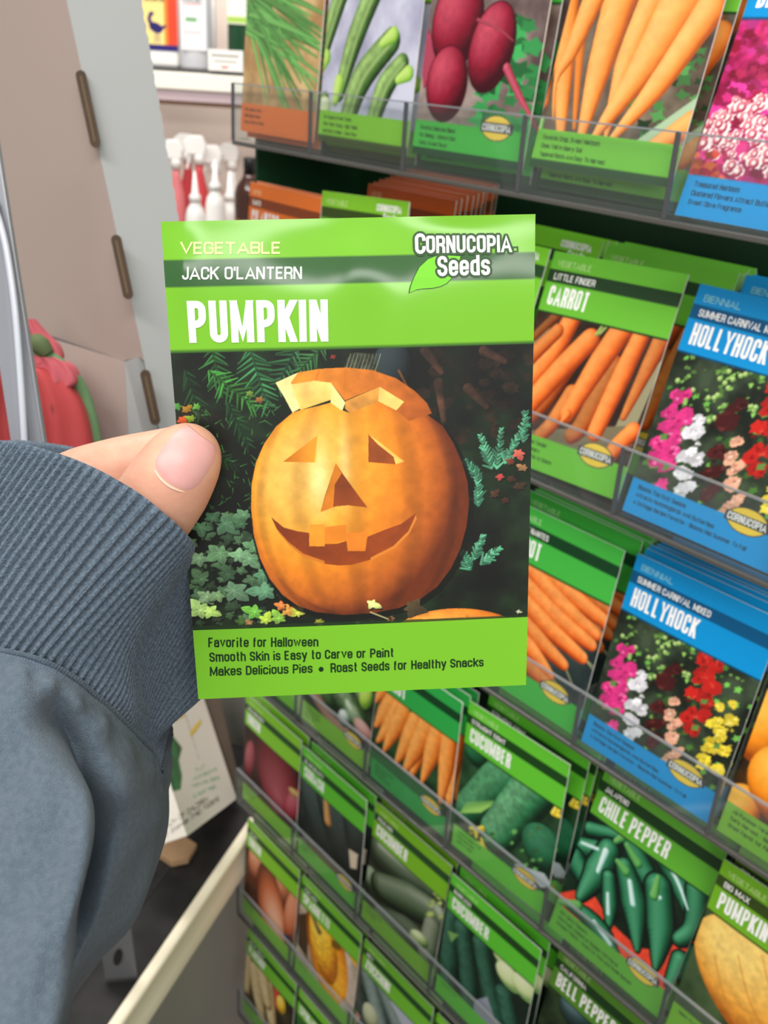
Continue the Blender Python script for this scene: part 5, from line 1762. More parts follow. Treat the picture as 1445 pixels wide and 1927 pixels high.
# palm and wrist inside the cuff
capsule_chain(bm, [(70, 1030, .2580, 13.0), (110, 1110, .2600, 15.0), (60, 1230, .2640, 19.0), (-30, 1400, .2600, 21.0)])
capsule_chain(bm, [(150, 1130, .2500, 13.0), (80, 1180, .2580, 17.0)])
capsule_chain(bm, [(90, 1110, .2690, 12.0), (60, 1230, .2700, 16.0)])
me = mesh_from(np.vstack(HV), HF, 'hand')
hand = link('hand', me, mat=SKIN)
rm = hand.modifiers.new('skin', 'REMESH')
rm.mode = 'VOXEL'
rm.voxel_size = 0.0007
sm = hand.modifiers.new('soft', 'SMOOTH')
sm.factor = 0.5
sm.iterations = 14
dg = bpy.context.evaluated_depsgraph_get()
dg.update()
m2 = bpy.data.meshes.new_from_object(hand.evaluated_get(dg))
hand.modifiers.clear()
hand.data = m2
if not m2.materials:
    m2.materials.append(SKIN)
m2.shade_smooth()
person = empty('person', at(0, 1500, .25))
tag(person, 'hand in a blue grey ribbed sweatshirt sleeve pinching the pumpkin packet', 'person')
bpy.context.view_layer.update()

# thumb nail: a curved plate laid on the thumb
from mathutils.bvhtree import BVHTree
tree = BVHTree.FromObject(hand, bpy.context.evaluated_depsgraph_get())


def skin_hit(px, py):
    d = Vector(ray(px, py)).normalized()
    loc, nor, i, dist = tree.ray_cast(Vector(CAM), d)
    return loc, nor


# nail outline in a frame: base middle -> tip, in the plane seen from the camera
nb, nt_ = np.array([314.0, 912.0]), np.array([382.0, 820.0])
ax = (nt_ - nb)
pn = np.array([-ax[1], ax[0]]) / np.hypot(*ax)
NU, NV = 22, 26
P = np.zeros((NV, NU, 3))
ok = True
for j in range(NV):
    t = j / (NV - 1)
    half = 52 * (0.80 + .20 * math.sin(min(1, t * 3.0) * math.pi / 2)) if t < .42 else 52 * (1 - .26 * max(0, (t - .66) / .34) ** 2)
    for i in range(NU):
        s = i / (NU - 1) * 2 - 1
        bow = -.10 * (s * s) * (1 - 2 * t) + (.0 if t < .8 else -.06 * s * s * (t - .8) / .2)
        q = nb + ax * (t * 1.0 + (-bow if t < .5 else bow * .6)) + pn * half * s
        loc, nor = skin_hit(*q)
        if loc is None or nor.dot(Vector(CAM) - loc) <= 0:
            P[j, i] = P[j, i - 1] if i else P[max(j - 1, 0), i]
            continue
        edge = min(1.0, (1 - abs(s)) * 5) * min(1.0, t * 8)
        P[j, i] = np.array(loc) + np.array(nor) * (-.00012 + .00036 * edge)
nail_me = grid_mesh(P)
nail = link('thumb_nail', nail_me, hand, NAIL, smooth=True)
hand.parent = person
hand.matrix_parent_inverse = person.matrix_world.inverted()
nail['label'] = 'pink thumb nail'
# pale fold of skin at the base of the nail
cp = [tuple(p) for p in P[0, 1:-1]]
cu_ = catmull(np.array(cp), 30)
rg = []
for i in range(30):
    t_ = cu_[min(i + 1, 29)] - cu_[max(i - 1, 0)]
    t_ /= np.linalg.norm(t_)
    a_ = np.cross(t_, M[:, 2])
    a_ /= np.linalg.norm(a_)
    b_ = np.cross(t_, a_)
    rr_ = .00042 * math.sin(math.pi * (i + .5) / 30) ** .5
    rg.append([cu_[i] + rr_ * (a_ * math.cos(x) + b_ * math.sin(x)) for x in np.linspace(0, 2 * math.pi, 8, endpoint=False)])
link('cuticle', grid_mesh(np.array(rg), closed_u=True), hand, principled('pale_skin', (228, 186, 166), .45, .4), smooth=True)
sub = nail.modifiers.new('soft', 'SMOOTH')
sub.iterations = 10
sub.factor = .5
sol = nail.modifiers.new('plate', 'SOLIDIFY')
sol.thickness = 0.0004

# ------------------------------------------------------------------ the sleeve
KNIT = principled('ribbed_knit', (106, 123, 138), 0.95, 0.1, bump=(2600, .9, .0008), vary=(1500, .85, (70, 86, 102)), sheen=.12)
FLEECE = principled('sweatshirt_cotton', (94, 109, 121), 0.95, 0.1, bump=(3400, .9, .0007), vary=(700, .6, (74, 90, 104)), sheen=.12)
NB = 11
rings = [
    # opening rim
    [(-240, 900, .27), (-110, 850, .235), (0, 829, .2205), (130, 860, .2140), (240, 914, .2125), (312, 968, .2150), (352, 1006, .2205), (366, 1030, .2290), (362, 1056, .2440), (400, 1130, .2640), (458, 1228, .2750),
     (490, 1100, .315), (310, 900, .335), (60, 830, .325), (-160, 860, .300)],
    # middle of the cuff
    [(-380, 1020, .27), (-245, 1005, .237), (-125, 1008, .2200), (10, 1030, .2120), (120, 1066, .2100), (190, 1100, .2120), (236, 1134, .2170), (256, 1174, .2250), (266, 1232, .2420), (315, 1268, .2640), (378, 1308, .2780),
     (400, 1190, .320), (230, 1050, .340), (-40, 960, .330), (-260, 980, .305)],
    # just before the seam
    [(-480, 1120, .27), (-340, 1125, .239), (-215, 1140, .2200), (-75, 1160, .2110), (35, 1180, .2080), (105, 1198, .2090), (160, 1226, .2140), (208, 1270, .2220), (250, 1332, .2340), (274, 1368, .2500), (296, 1384, .2720),
     (320, 1280, .320), (130, 1160, .340), (-130, 1070, .335), (-350, 1080, .310)],
    # seam
    [(-520, 1150, .27), (-380, 1165, .24), (-250, 1190, .2210), (-110, 1208, .2110), (0, 1226, .2075), (70, 1242, .2085), (130, 1272, .2130), (180, 1312, .2195), (234, 1362, .2300), (278, 1408, .2450), (300, 1444, .2640),
     (300, 1330, .320), (90, 1210, .340), (-170, 1120, .338), (-390, 1120, .310)],
]
sleeve_rings = [
    rings[-1],
    [(-560, 1210, .26), (-400, 1215, .23), (-250, 1228, .2140), (-110, 1244, .2050), (0, 1260, .2020), (70, 1280, .2030), (130, 1314, .2070), (185, 1356, .2130), (242, 1408, .2220), (288, 1452, .2400), (306, 1482, .2620),
     (300, 1400, .320), (90, 1280, .340), (-170, 1190, .338), (-400, 1190, .310)],
    [(-600, 1380, .25), (-430, 1370, .22), (-270, 1362, .2030), (-120, 1360, .1960), (0, 1362, .1945), (70, 1366, .1970), (122, 1386, .2120), (172, 1442, .2110), (238, 1492, .2130), (286, 1515, .2310), (306, 1524, .2580),
     (300, 1460, .320), (80, 1400, .340), (-190, 1330, .335), (-430, 1340, .305)],
    [(-620, 1540, .245), (-440, 1535, .213), (-280, 1530, .1950), (-130, 1522, .1880), (0, 1512, .1860), (100, 1500, .1860), (172, 1496, .1910), (152, 1540, .2240), (216, 1580, .2180), (270, 1595, .2340), (293, 1603, .2560),
     (285, 1570, .310), (60, 1540, .330), (-200, 1500, .325), (-450, 1510, .295)],
    [(-640, 1700, .24), (-450, 1700, .207), (-285, 1700, .1870), (-130, 1692, .1790), (0, 1685, .1765), (96, 1672, .1760), (160, 1658, .1800), (140, 1694, .2160), (190, 1714, .2120), (230, 1724, .2280), (249, 1728, .2480),
     (240, 1720, .300), (30, 1720, .320), (-220, 1690, .315), (-460, 1690, .285)],
    [(-660, 1850, .235), (-460, 1850, .200), (-290, 1850, .1790), (-135, 1846, .1700), (0, 1840, .1670), (80, 1830, .1670), (130, 1818, .1730), (124, 1836, .1960), (136, 1838, .2040), (146, 1836, .2200), (150, 1832, .2400),
     (140, 1850, .290), (0, 1860, .305), (-240, 1850, .300), (-470, 1845, .275)],
    [(-680, 2010, .23), (-470, 2010, .192), (-300, 2010, .1700), (-140, 2006, .1610), (0, 2000, .1580), (62, 1990, .1590), (106, 1976, .1650), (104, 1986, .1850), (106, 1986, .1960), (108, 1984, .2120), (110, 1982, .2300),
     (90, 2000, .280), (-30, 2010, .292), (-250, 2005, .288), (-480, 2000, .265)],
]


def loft(rs, n_around, n_along):
    A = []
    for rg in rs:
        W3 = np.array([at(*q) for q in rg])
        A.append(catmull(W3, n_around, closed=True))
    A = np.array(A)                       # rings x around x 3
    out = np.stack([catmull(A[:, k], n_along) for k in range(n_around)], 1)
    return out


def normals_of(G):
    du = np.roll(G, -1, 1) - np.roll(G, 1, 1)
    dv = np.gradient(G, axis=0)
    n = np.cross(du, dv)
    n /= np.linalg.norm(n, axis=2, keepdims=True) + 1e-12
    # make them point outwards (away from the ring centres)
    c = G.mean(1, keepdims=True)
    s = np.sign(((G - c) * n).sum(2, keepdims=True).mean())
    return n * s


arm = empty('sweatshirt_sleeve', (0, 0, 0))
arm.parent = person
arm['label'] = 'blue grey sweatshirt sleeve'
bpy.context.view_layer.update()
inv = np.array(arm.matrix_world.inverted())


def to_arm(G):
    return G + inv[:3, 3]


NA = 1900
G = loft(rings, NA, 70)
# equal rib spacing by arc length of the middle ring
seglen = np.linalg.norm(np.roll(G[35], -1, 0) - G[35], axis=1)
arc = np.concatenate([[0], np.cumsum(seglen)[:-1]]) / seglen.sum()
N = normals_of(G)
NRIB = 200
ph = arc * NRIB * 2 * np.pi
rib = np.clip(np.sin(ph) * 1.0 + .30, -.65, 1) * .00066
fade = np.clip(np.minimum(np.arange(70) / 3.0, 1), 0, 1)[:, None]
endf = np.clip((69 - np.arange(70)) / 5.0, 0, 1)[:, None]
tuck = -.0010 * np.clip((np.arange(70) - 66) / 3.0, 0, 1)[:, None]
wob = 0.0006 * np.sin(arc * 9 * 2 * np.pi)[None, :] * np.linspace(0, 1, 70)[:, None]
G2 = G + N * (rib[None, :] * (.35 + .65 * fade) * (.05 + .95 * endf) + wob + tuck)[..., None]
# turned-in hem at the opening
hem = []
for k, (inn, back) in enumerate(((.0010, .0000), (.0022, .0006), (.0024, .0040), (.0024, .0100))):
    d = (G[3] - G[0])
    d /= np.linalg.norm(d, axis=1, keepdims=True)
    hem.append(G[0] - N[0] * inn + d * back)
cuff_pts = np.concatenate([np.array(hem[::-1]), G2], 0)
cuff = link('ribbed_cuff', grid_mesh(to_arm(cuff_pts), closed_u=True), arm, KNIT, smooth=True)
# sleeve body with soft folds
GS = loft(sleeve_rings, 700, 220)
NS = normals_of(GS)
uu = np.linspace(0, 1, 700, endpoint=False)[None, :]
vv = np.linspace(0, 1, 220)[:, None]
wr = .0006 * np.sin(uu * 2 * np.pi * 17 + 5 * vv) * np.exp(-((vv - .16) / .06) ** 2) + .0008 * np.sin(vv * 22 + uu * 50) * np.clip(vv * 3, 0, 1) * .6
wr = wr * np.clip(vv * 30, 0, 1) + .0013 * np.exp(-((vv - .022) / .014) ** 2) + .0009 * np.exp(-((vv - .075) / .02) ** 2)
pk = .00014 * np.sin(uu * 2 * np.pi * 170) * np.exp(-((vv - .045) / .03) ** 2)
GS = GS + NS * (wr + pk)[..., None]
body = link('sleeve_body', grid_mesh(to_arm(GS), closed_u=True), arm, FLEECE, smooth=True)
# double row of seam stitches
bm = bmesh.new()
for row in (9, 13):
    for k in range(0, 700, 3):
        if not (10 < k < 560):
            continue
        a, b = GS[row, k], GS[row, (k + 2) % 700]
        nn = NS[row, k]
        mid = (a + b) / 2 + nn * .0001
        d = Vector(b - a)
        if d.length < 1e-6:
            continue
        rt = d.to_track_quat('Z', 'Y').to_matrix().to_4x4()
        bmesh.ops.create_cone(bm, cap_ends=True, segments=5, radius1=.00022, radius2=.00022, depth=d.length * .8, matrix=Matrix.Translation(Vector(mid + inv[:3, 3])) @ rt)
me = bpy.data.meshes.new('seam')
bm.to_mesh(me)
bm.free()
st = link('seam_stitching', me, arm, principled('dark_thread', (52, 70, 90), .9))
st['kind'] = 'stuff'

# ------------------------------------------------------------------ gondola on the left: shelf, box, bracket
GN = np.array([0.8628, 0.5056, 0.0])           # outward normal of the gondola front
GD = np.array([0.5056, -0.8628, 0.0])          # along its front, towards the viewer
SH_Z = BASE_Z - 0.65
edge0 = on_z(480, 1537, SH_Z)


def gp(s, t, z):
    """Point on the gondola: s along the front, t outwards, z up."""
    p = edge0 + GD * s + GN * t
    return np.array([p[0], p[1], z])


SHELF_TOP = principled('dark_shelf_board', (27, 26, 27), .5, .3, vary=(30, .8, (46, 44, 43)))
CREAM = principled('cream_price_rail', (246, 236, 210), .45, .4)
shelf = empty('shop_shelf', gp(0, 0, SH_Z))
tag(shelf, 'dark topped shelf with cream price rail below the sleeve', 'shelf')
s0 = np.array(shelf.location)


def loc_poly(pts):
    return [np.asarray(p) - s0 for p in pts]


link('shelf_board', prism(loc_poly([gp(-.10, -.003, SH_Z - .004), gp(.75, -.003, SH_Z - .004), gp(.75, -.42, SH_Z - .004), gp(-.10, -.42, SH_Z - .004)]), (0, 0, -.022)), shelf, SHELF_TOP)
# price rail: top lip, sloped concave face, lower lip
prof = [(-.004, .000), (.004, .001), (.006, -.004), (.003, -.010), (.0015, -.022), (.003, -.034), (.007, -.040), (.004, -.044), (-.004, -.042)]
PR = np.array([[gp(s, t, SH_Z + z) - s0 for t, z in prof] for s in (-.004, .75)])
link('price_rail', grid_mesh(PR), shelf, CREAM)
# grooves of the ribbed board
gro = principled('board_groove', (30, 29, 30), .6)
for k in range(9):
    tt = -.045 - .040 * k
    q = [gp(-.10, tt, SH_Z - .0042), gp(.75, tt, SH_Z - .0042), gp(.75, tt - .004, SH_Z - .0042), gp(-.10, tt - .004, SH_Z - .0042)]
    link('board_groove', prism(loc_poly(q), (0, 0, .0008)), shelf, gro)
# gondola base and end upright
gon = empty('shelf_unit', gp(0, -.03, 0))
tag(gon, 'grey metal shelf unit body under the dark shelf', 'shelf unit')
g0 = np.array(gon.location)
rel = lambda pts: [np.asarray(p) - g0 for p in pts]
link('front_panel', prism(rel([gp(-.12, -.03, 0.0), gp(.75, -.03, 0.0), gp(.75, -.03, SH_Z - .06), gp(-.12, -.03, SH_Z - .06)]), tuple(-GN * .01)), gon, GREY_PANEL)
link('end_panel', prism(rel([gp(-.12, -.03, 0.0), gp(-.12, -.46, 0.0), gp(-.12, -.46, 1.08), gp(-.12, -.03, 1.08)]), tuple(-GD * .012)), gon, GREY_PANEL)
link('back_panel', prism(rel([gp(-.12, -.45, 0.0), gp(.75, -.45, 0.0), gp(.75, -.45, 1.08), gp(-.12, -.45, 1.08)]), tuple(-GN * .012)), gon, GREY_PANEL)

# white box leaning on the shelf
BRp = on_z(445, 1503, SH_Z + .010)
dBR = float((M.T @ (BRp - CAM))[2])
TRp = at(385, 1320, dBR + .012)
e2 = TRp - BRp
lo, hi = dBR - .35, dBR + .1
f0 = lambda d: float((at(290, 1620, d) - BRp) @ e2)
for _ in range(60):
    mid = (lo + hi) / 2
    if f0(lo) * f0(mid) <= 0:
        hi = mid
    else:
        lo = mid
BLd = at(290, 1620, (lo + hi) / 2) - BRp
e1 = BLd / np.linalg.norm(BLd)
e2 = e2 / np.linalg.norm(e2)
e3 = np.cross(e1, e2)
if e3 @ (CAM - BRp) < 0:
    e3 = -e3
bw, bh, bd = .150, .150, .035
wb = empty('product_box', BRp, np.array([-e1, -e3, e2]).T if np.linalg.det(np.array([-e1, -e3, e2]).T) > 0 else np.array([-e1, e3, e2]).T)
tag(wb, 'white carton with printed green leaves and yellow flowers standing on the dark shelf', 'box')
BOXW = principled('white_carton', (232, 226, 214), .5, .3)
sgn = -1 if np.linalg.det(np.array([-e1, -e3, e2]).T) > 0 else 1      # front is local -y or +y
# local: x = -e1 (right edge at x=0), front faces the viewer
link('carton', box_mesh(-bw, 0, 0, bd, 0, bh, .0008) if sgn == -1 else box_mesh(-bw, 0, -bd, 0, 0, bh, .0008), wb, BOXW)


def carton_surf(u, v, lift=0.0):
    """u right 0..1 (1 = right edge), v down from the top in box widths."""
    u, v = np.asarray(u, float), np.asarray(v, float)
    return np.stack([(u - 1) * bw, np.full_like(u, sgn * (lift + .0002)), bh - v * bw], -1)


def carton_uv(px, py):
    p = on_plane(px, py, BRp, e3) - BRp
    return (1 + float(p @ -e1) / bw, (bh - float(p @ e2)) / bw)


k4b = crop(180, 1280, 4.25)
cvb = Canvas(150, 0, 1, 0, bh / bw)
cvb.img[:] = (236, 231, 220)
U = lambda *a: [carton_uv(*q) for q in k4b(*a)]
cvb.poly(U(430, 470, 540, 385, 620, 450, 690, 540, 665, 640, 690, 760, 680, 870, 600, 890, 540, 960, 480, 1060, 380, 960, 380, 600), (40, 104, 58), noise=.35, nscale=14)
cvb.tube(U(700, 220, 760, 420, 825, 630), (.006, .004, .002), (90, 90, 80), (120, 118, 106), (150, 146, 134))
for a in ((610, 290, 700, 280), (760, 430, 840, 330), (640, 310, 690, 260)):
    cvb.tube(U(*a), (.016, .018, .012), (176, 140, 20), (226, 190, 50), (244, 220, 110))
cvb.tube(U(395, 470, 440, 520), (.014, .014), (200, 100, 90), (224, 140, 124), (236, 170, 150))
pm = print_mesh(cvb.result(), lambda u, v, l=0: carton_surf(u, v, l), 0, 1, 0, bh / bw, PAPER_PRINT)
link('printed_front', pm, wb)
itb = []


def tq(s, a, col, bold=.13):
    q = [carton_uv(*p) for p in k4b(*a)]
    text_on(s, q, col, bold, itb)


tq('REACH OF CHILDREN', (500, 1190, 880, 930, 900, 965, 500, 1230), (70, 66, 60))
tq('& 2 Stakes (trap holders)', (490, 1270, 975, 920, 990, 970, 500, 1310), (60, 56, 52))
for s, a in (('Fun', (790, 710, 860, 665, 880, 700, 800, 735)), ('Attractive', (780, 770, 960, 690, 970, 720, 770, 810)), ('Natural, Safe', (770, 830, 980, 760, 990, 790, 760, 860)), ('& never mess', (775, 910, 950, 830, 960, 860, 780, 945))):
    tq(s, a, (130, 196, 150))
link('lettering', build_lettering(itb, lambda u, v, l: carton_surf(u, v, l + .0002)), wb)['kind'] = 'stuff'

# dark brown upright behind the carton
BROWN = principled('dark_brown_board', (74, 56, 36), .6, vary=(20, .5, (58, 42, 28)))
bb_ = on_z(452, 1490, SH_Z + .002)
ba = at(404, 1290, float((M.T @ (bb_ - CAM))[2]) + .012)
up = empty('upright_board', bb_)
tag(up, 'dark brown upright board standing behind the white carton', 'board')
d_ = ba - bb_
rt_ = np.cross(d_, CAM - bb_)
rt_ /= np.linalg.norm(rt_)
if (M.T @ rt_)[0] < 0:
    rt_ = -rt_
dd = d_ / np.linalg.norm(d_)
link('board', prism([np.zeros(3) - rt_ * .018, rt_ * .002, rt_ * .002 + dd * .22, -rt_ * .018 + dd * .22], tuple(np.cross(rt_, dd) * .008)), up, BROWN)

# torn kraft scrap under the carton
kr = on_z(338, 1606, SH_Z - .0030)
scrap = link('cardboard_scrap', prism([kr + GD * -.012 + GN * .012, kr + GD * .008 + GN * .014, kr + GD * .018 + GN * .002, kr + GD * .012 - GN * .02, kr - GD * .02 - GN * .016], (0, 0, .006)), mat=principled('kraft_board', (176, 142, 106), .8, vary=(60, .4, (150, 118, 86))))
tag(scrap, 'torn brown cardboard scrap under the white carton', 'cardboard')

# grey shelf bracket with a key-hole slot
br0 = on_z(226, 1836, SH_Z)
brk = empty('shelf_bracket', br0)
tag(brk, 'small grey metal tab with a dark slot on the shelf', 'bracket')
v_up = np.array([0, 0, 1.0])
v_s = M @ np.array([1.0, -.35, 0])
v_s -= v_up * (v_s @ v_up)
v_s /= np.linalg.norm(v_s)
ty = np.cross(v_s, v_up)
METAL = principled('grey_bracket_metal', (98, 99, 102), .45, metal=.2)
link('tab', prism([-v_s * .012, v_s * .014, v_s * .012 + v_up * .062, -v_s * .014 + v_up * .062], tuple(ty * .003), .0008), brk, METAL)
oc = np.zeros(3) + v_up * .026 - ty * (.0006 if ty @ (CAM - br0) < 0 else -.0036)
th = np.linspace(0, 2 * np.pi, 18, endpoint=False)
link('slot', prism([oc + v_s * (.0035 * math.cos(a) + .0015 * math.sin(a)) + v_up * (.009 * math.sin(a)) for a in th], tuple(ty * .0005)), brk, principled('slot_black', (14, 13, 13), .8))

# ------------------------------------------------------------------ white cardboard display at the left
CARD = principled('white_cardboard', (154, 157, 156), .75, .2, vary=(6, .35, (148, 151, 150)))
CARD_BOUNCE = principled('cardboard_pink_bounce', (164, 148, 140), .75, .2, vary=(6, .35, (156, 141, 133)))  # same card, with pink light bounced off the red bags put into its colour
KRAFT = principled('kraft_core', (66, 50, 34), .85, vary=(80, .5, (50, 38, 26)))
KRAFT_L = principled('kraft_flute', (96, 78, 54), .85)
disp = empty('cardboard_display', at(200, 900, .53))
tag(disp, 'white corrugated cardboard display with slotted fold line', 'cardboard display')
d0 = np.array(disp.location)


def plate_px(name, pts, thick, mat, parent, origin, bevel=0.0):
    P = [at(*p) for p in pts]
    n = np.cross(P[1] - P[0], P[2] - P[0])
    n /= np.linalg.norm(n)
    if n @ (CAM - P[0]) > 0:
        n = -n
    return link(name, prism([p - origin for p in P], tuple(n * thick), bevel), parent, mat)


def fold(y, d=.0):
    return (125 + .2155 * y, y, .50 + .00002 * y + d)


# wall panel left of the fold
p1n = np.cross(at(*fold(-60)) - at(*fold(700)), at(-140, -60, .585) - at(*fold(700)))


def on_p1(px, py):
    return on_plane(px, py, at(*fold(0)), p1n)


def plate_pts(name, P, thick, mat, parent, origin, bevel=0.0):
    n = np.cross(P[1] - P[0], P[2] - P[0])
    n /= np.linalg.norm(n)
    if n @ (CAM - P[0]) > 0:
        n = -n
    return link(name, prism([p - origin for p in P], tuple(n * thick), bevel), parent, mat)


plate_pts('wall_panel', [on_p1(125 - .2155 * 260, -260), on_p1(-240, -260), on_p1(-240, 520), on_p1(65, 621), on_p1(232, 679), on_p1(262, 672), on_p1(271, 679)], .004, CARD_BOUNCE, disp, d0)
# flap right of the fold, with a crushed corrugated edge
p2n = np.cross(at(*fold(0)) - at(*fold(800)), at(337, 415, .520) - at(*fold(800)))


def on_p2(px, py):
    return on_plane(px, py, at(*fold(0)), p2n)


edge = []
for k in range(77):
    y = -60 + k * 12.0
    x = 266 + (y / 415.0) * 71 if y < 415 else 337 + (y - 415) * .163
    edge.append(on_p2(x + (.8 if k % 2 else -.8) + rng.uniform(-.9, .9), y))
plate_pts('side_flap', [on_p2(125 + .2155 * 1240, 1240), on_p2(125 - .2155 * 260, -260), on_p2(222, -260)] + edge + [on_p2(337 + 825 * .163, 1240)], .004, CARD, disp, d0)
# slots punched along the fold, showing the brown board
fn = (CAM - at(*fold(400)))
fn /= np.linalg.norm(fn)
for ya, yb in ((132, 277), (442, 563), (697, 800), (-190, -40)):
    A, B = at(150 + (ya - 132) * .2155, ya, .4985), at(150 + (yb - 132) * .2155, yb, .4985)
    d = B - A
    L = np.linalg.norm(d)
    d /= L
    s = np.cross(d, fn)
    s /= np.linalg.norm(s)
    w = .0026
    pts = []
    for a in np.linspace(0, np.pi, 9):
        pts.append(A + d * w - d * w * math.sin(a) + s * w * math.cos(a))
    for a in np.linspace(0, np.pi, 9):
        pts.append(B - d * w + d * w * math.sin(a) - s * w * math.cos(a))
    sl = link('slot', prism([p - d0 for p in pts], tuple(-fn * .0025)), disp, KRAFT)
    link('flute', prism([p - d0 + fn * .0002 for p in (A + d * .003 - s * .0003, B - d * .003 - s * .0003, B - d * .003 + s * .0006, A + d * .003 + s * .0006)], tuple(-fn * .0006)), sl, KRAFT_L)
# lower tray
plate_px('tray_wall', [(60, 627, .556), (235, 681, .522), (262, 1250, .522), (60, 1250, .556)], .004, CARD_BOUNCE, disp, d0)
plate_px('tray_corner', [(235, 680, .520), (257, 673, .514), (380, 1250, .512), (262, 1250, .520)], .004, CARD, disp, d0)
tz = float(at(262, 1250, .522)[2])
plate_pts('tray_floor', [on_z(380, 1250, tz), on_z(60, 1190, tz), on_z(-160, 1250, tz), on_z(-60, 1480, tz), on_z(250, 1480, tz)], .004, CARD_BOUNCE, disp, d0)

# ------------------------------------------------------------------ red cloth bag in the display
CLOTH = bpy.data.materials.new('spotted_red_cloth')
CLOTH.use_nodes = True
nt = CLOTH.node_tree
b = nt.nodes['Principled BSDF']
tc = nt.nodes.new('ShaderNodeTexCoord')
vo = nt.nodes.new('ShaderNodeTexVoronoi')
vo.inputs['Scale'].default_value = 30
nt.links.new(tc.outputs['Object'], vo.inputs['Vector'])
mr = nt.nodes.new('ShaderNodeMapRange')
mr.inputs['From Min'].default_value = .22
mr.inputs['From Max'].default_value = .26
nt.links.new(vo.outputs['Distance'], mr.inputs['Value'])
mx = nt.nodes.new('ShaderNodeMix')
mx.data_type = 'RGBA'
mx.inputs['A'].default_value = (*lin((70, 34, 36)), 1)
mx.inputs['B'].default_value = (*lin((182, 64, 66)), 1)
nt.links.new(mr.outputs['Result'], mx.inputs['Factor'])
nt.links.new(mx.outputs['Result'], b.inputs['Base Color'])
b.inputs['Roughness'].default_value = .8
GREENC = principled('green_cloth_trim', (104, 140, 96), .8)
PINKC = principled('pink_cloth', (190, 88, 98), .8)


def puffy(name, rows, depth, thick, mat, parent, origin, pleat=6, amp=.05):
    """rows: (y, x_left, x_right); a stuffed cloth shape."""
    P = []
    n = 40
    R = catmull(np.array(rows, float), 30)
    for k, (y, xa, xb) in enumerate(R):
        ring = []
        for i in range(n):
            a = 2 * math.pi * i / n
            w = (xb - xa) / 2
            px = (xa + xb) / 2 + w * math.cos(a) * (1 + amp * math.sin(pleat * a + k * .2))
            ring.append(at(px, y, depth - thick * math.sin(a) * (1 + 1.5 * amp * math.cos(pleat * 1.5 * a))) - origin)
        P.append(ring)
    return link(name, grid_mesh(np.array(P), closed_u=True), parent, mat, smooth=True)


bag = empty('cloth_bag', at(120, 880, .50))
tag(bag, 'red cloth bag with dark spots and green trim inside the cardboard display', 'bag')
b0 = np.array(bag.location)
puffy('bag_body', [(690, 20, 80), (700, 0, 120), (730, 0, 150), (770, 0, 170), (830, 0, 182), (930, 0, 190), (1180, 0, 190)], .505, .022, CLOTH, bag, b0)
puffy('ruffle', [(600, 40, 66), (630, 40, 92), (650, 40, 112), (672, 40, 122), (685, 40, 112)], .500, .010, PINKC, bag, b0, 5, .08)
puffy('ruffle', [(672, 60, 112), (690, 60, 140), (720, 60, 150), (735, 60, 120)], .497, .010, PINKC, bag, b0, 5, .08)


def tube_px(name, pts, rad, mat, parent, origin, n=24, seg=10):
    P = catmull(np.array([at(*p[:3]) for p in pts]), n)
    rr = np.interp(np.linspace(0, 1, n), np.linspace(0, 1, len(rad)), rad)
    G_ = []
    for i in range(n):
        t = P[min(i + 1, n - 1)] - P[max(i - 1, 0)]
        t /= np.linalg.norm(t)
        a = np.cross(t, [0.3, .2, .9])
        a /= np.linalg.norm(a)
        c = np.cross(t, a)
        G_.append([P[i] + rr[i] * (a * math.cos(x) + c * math.sin(x)) - origin for x in np.linspace(0, 2 * math.pi, seg, endpoint=False)])
    me = grid_mesh(np.array(G_), closed_u=True)
    bm = bmesh.new()
    bm.from_mesh(me)
    bmesh.ops.holes_fill(bm, edges=[e for e in bm.edges if e.is_boundary])
    bm.to_mesh(me)
    bm.free()
    return link(name, me, parent, mat, smooth=True)


tube_px('green_trim', [(60, 655, .495), (90, 672, .492), (125, 700, .495), (150, 730, .500), (168, 775, .502), (182, 840, .503), (190, 920, .505)], (.003, .004, .004, .0035, .003, .003), GREENC, bag, b0)
tube_px('green_trim', [(64, 640, .494), (76, 650, .489), (92, 668, .489)], (.004, .005, .003), principled('dark_green_cloth', (84, 100, 60), .8), bag, b0)
bag2 = puffy('cloth_bag', [(690, -60, 0), (720, -70, 22), (780, -80, 30), (880, -80, 40), (1200, -80, 40)], .47, .015, principled('plain_red_cloth', (150, 44, 46), .8), None, np.zeros(3))
tag(bag2, 'plain red cloth bag peeking out beyond the grey plastic profile', 'bag')

# grey plastic profile at the frame edge
GP = principled('grey_plastic', (134, 137, 144), .28, .5)
prof_ = empty('plastic_profile', at(40, 860, .40))
tag(prof_, 'grey glossy plastic edge profile in front of the red bag', 'plastic profile')
q0 = np.array(prof_.location)
plate_px('flat_strip', [(-60, 250, .405), (-8, 250, .403), (86, 850, .400), (140, 1220, .400), (76, 1220, .402), (36, 940, .402), (-2, 690, .404), (-60, 600, .406)], .003, GP, prof_, q0, .0006)
tube_px('highlight_bead', [(-20, 360, .400), (0, 420, .3985), (14, 480, .398), (28, 580, .3975), (38, 700, .397), (48, 860, .397)], (.0012, .0014, .0014, .0014, .0014), principled('pale_highlight_bead', (190, 196, 206), .15), prof_, q0)  # pale tube drawn along the profile's curved white highlight
tube_px('groove_bead', [(-6, 380, .401), (12, 470, .3995), (26, 580, .3985), (40, 720, .398), (56, 880, .398)], (.0009, .0009, .0009), principled('dark_plastic_bead', (96, 98, 108), .3), prof_, q0)

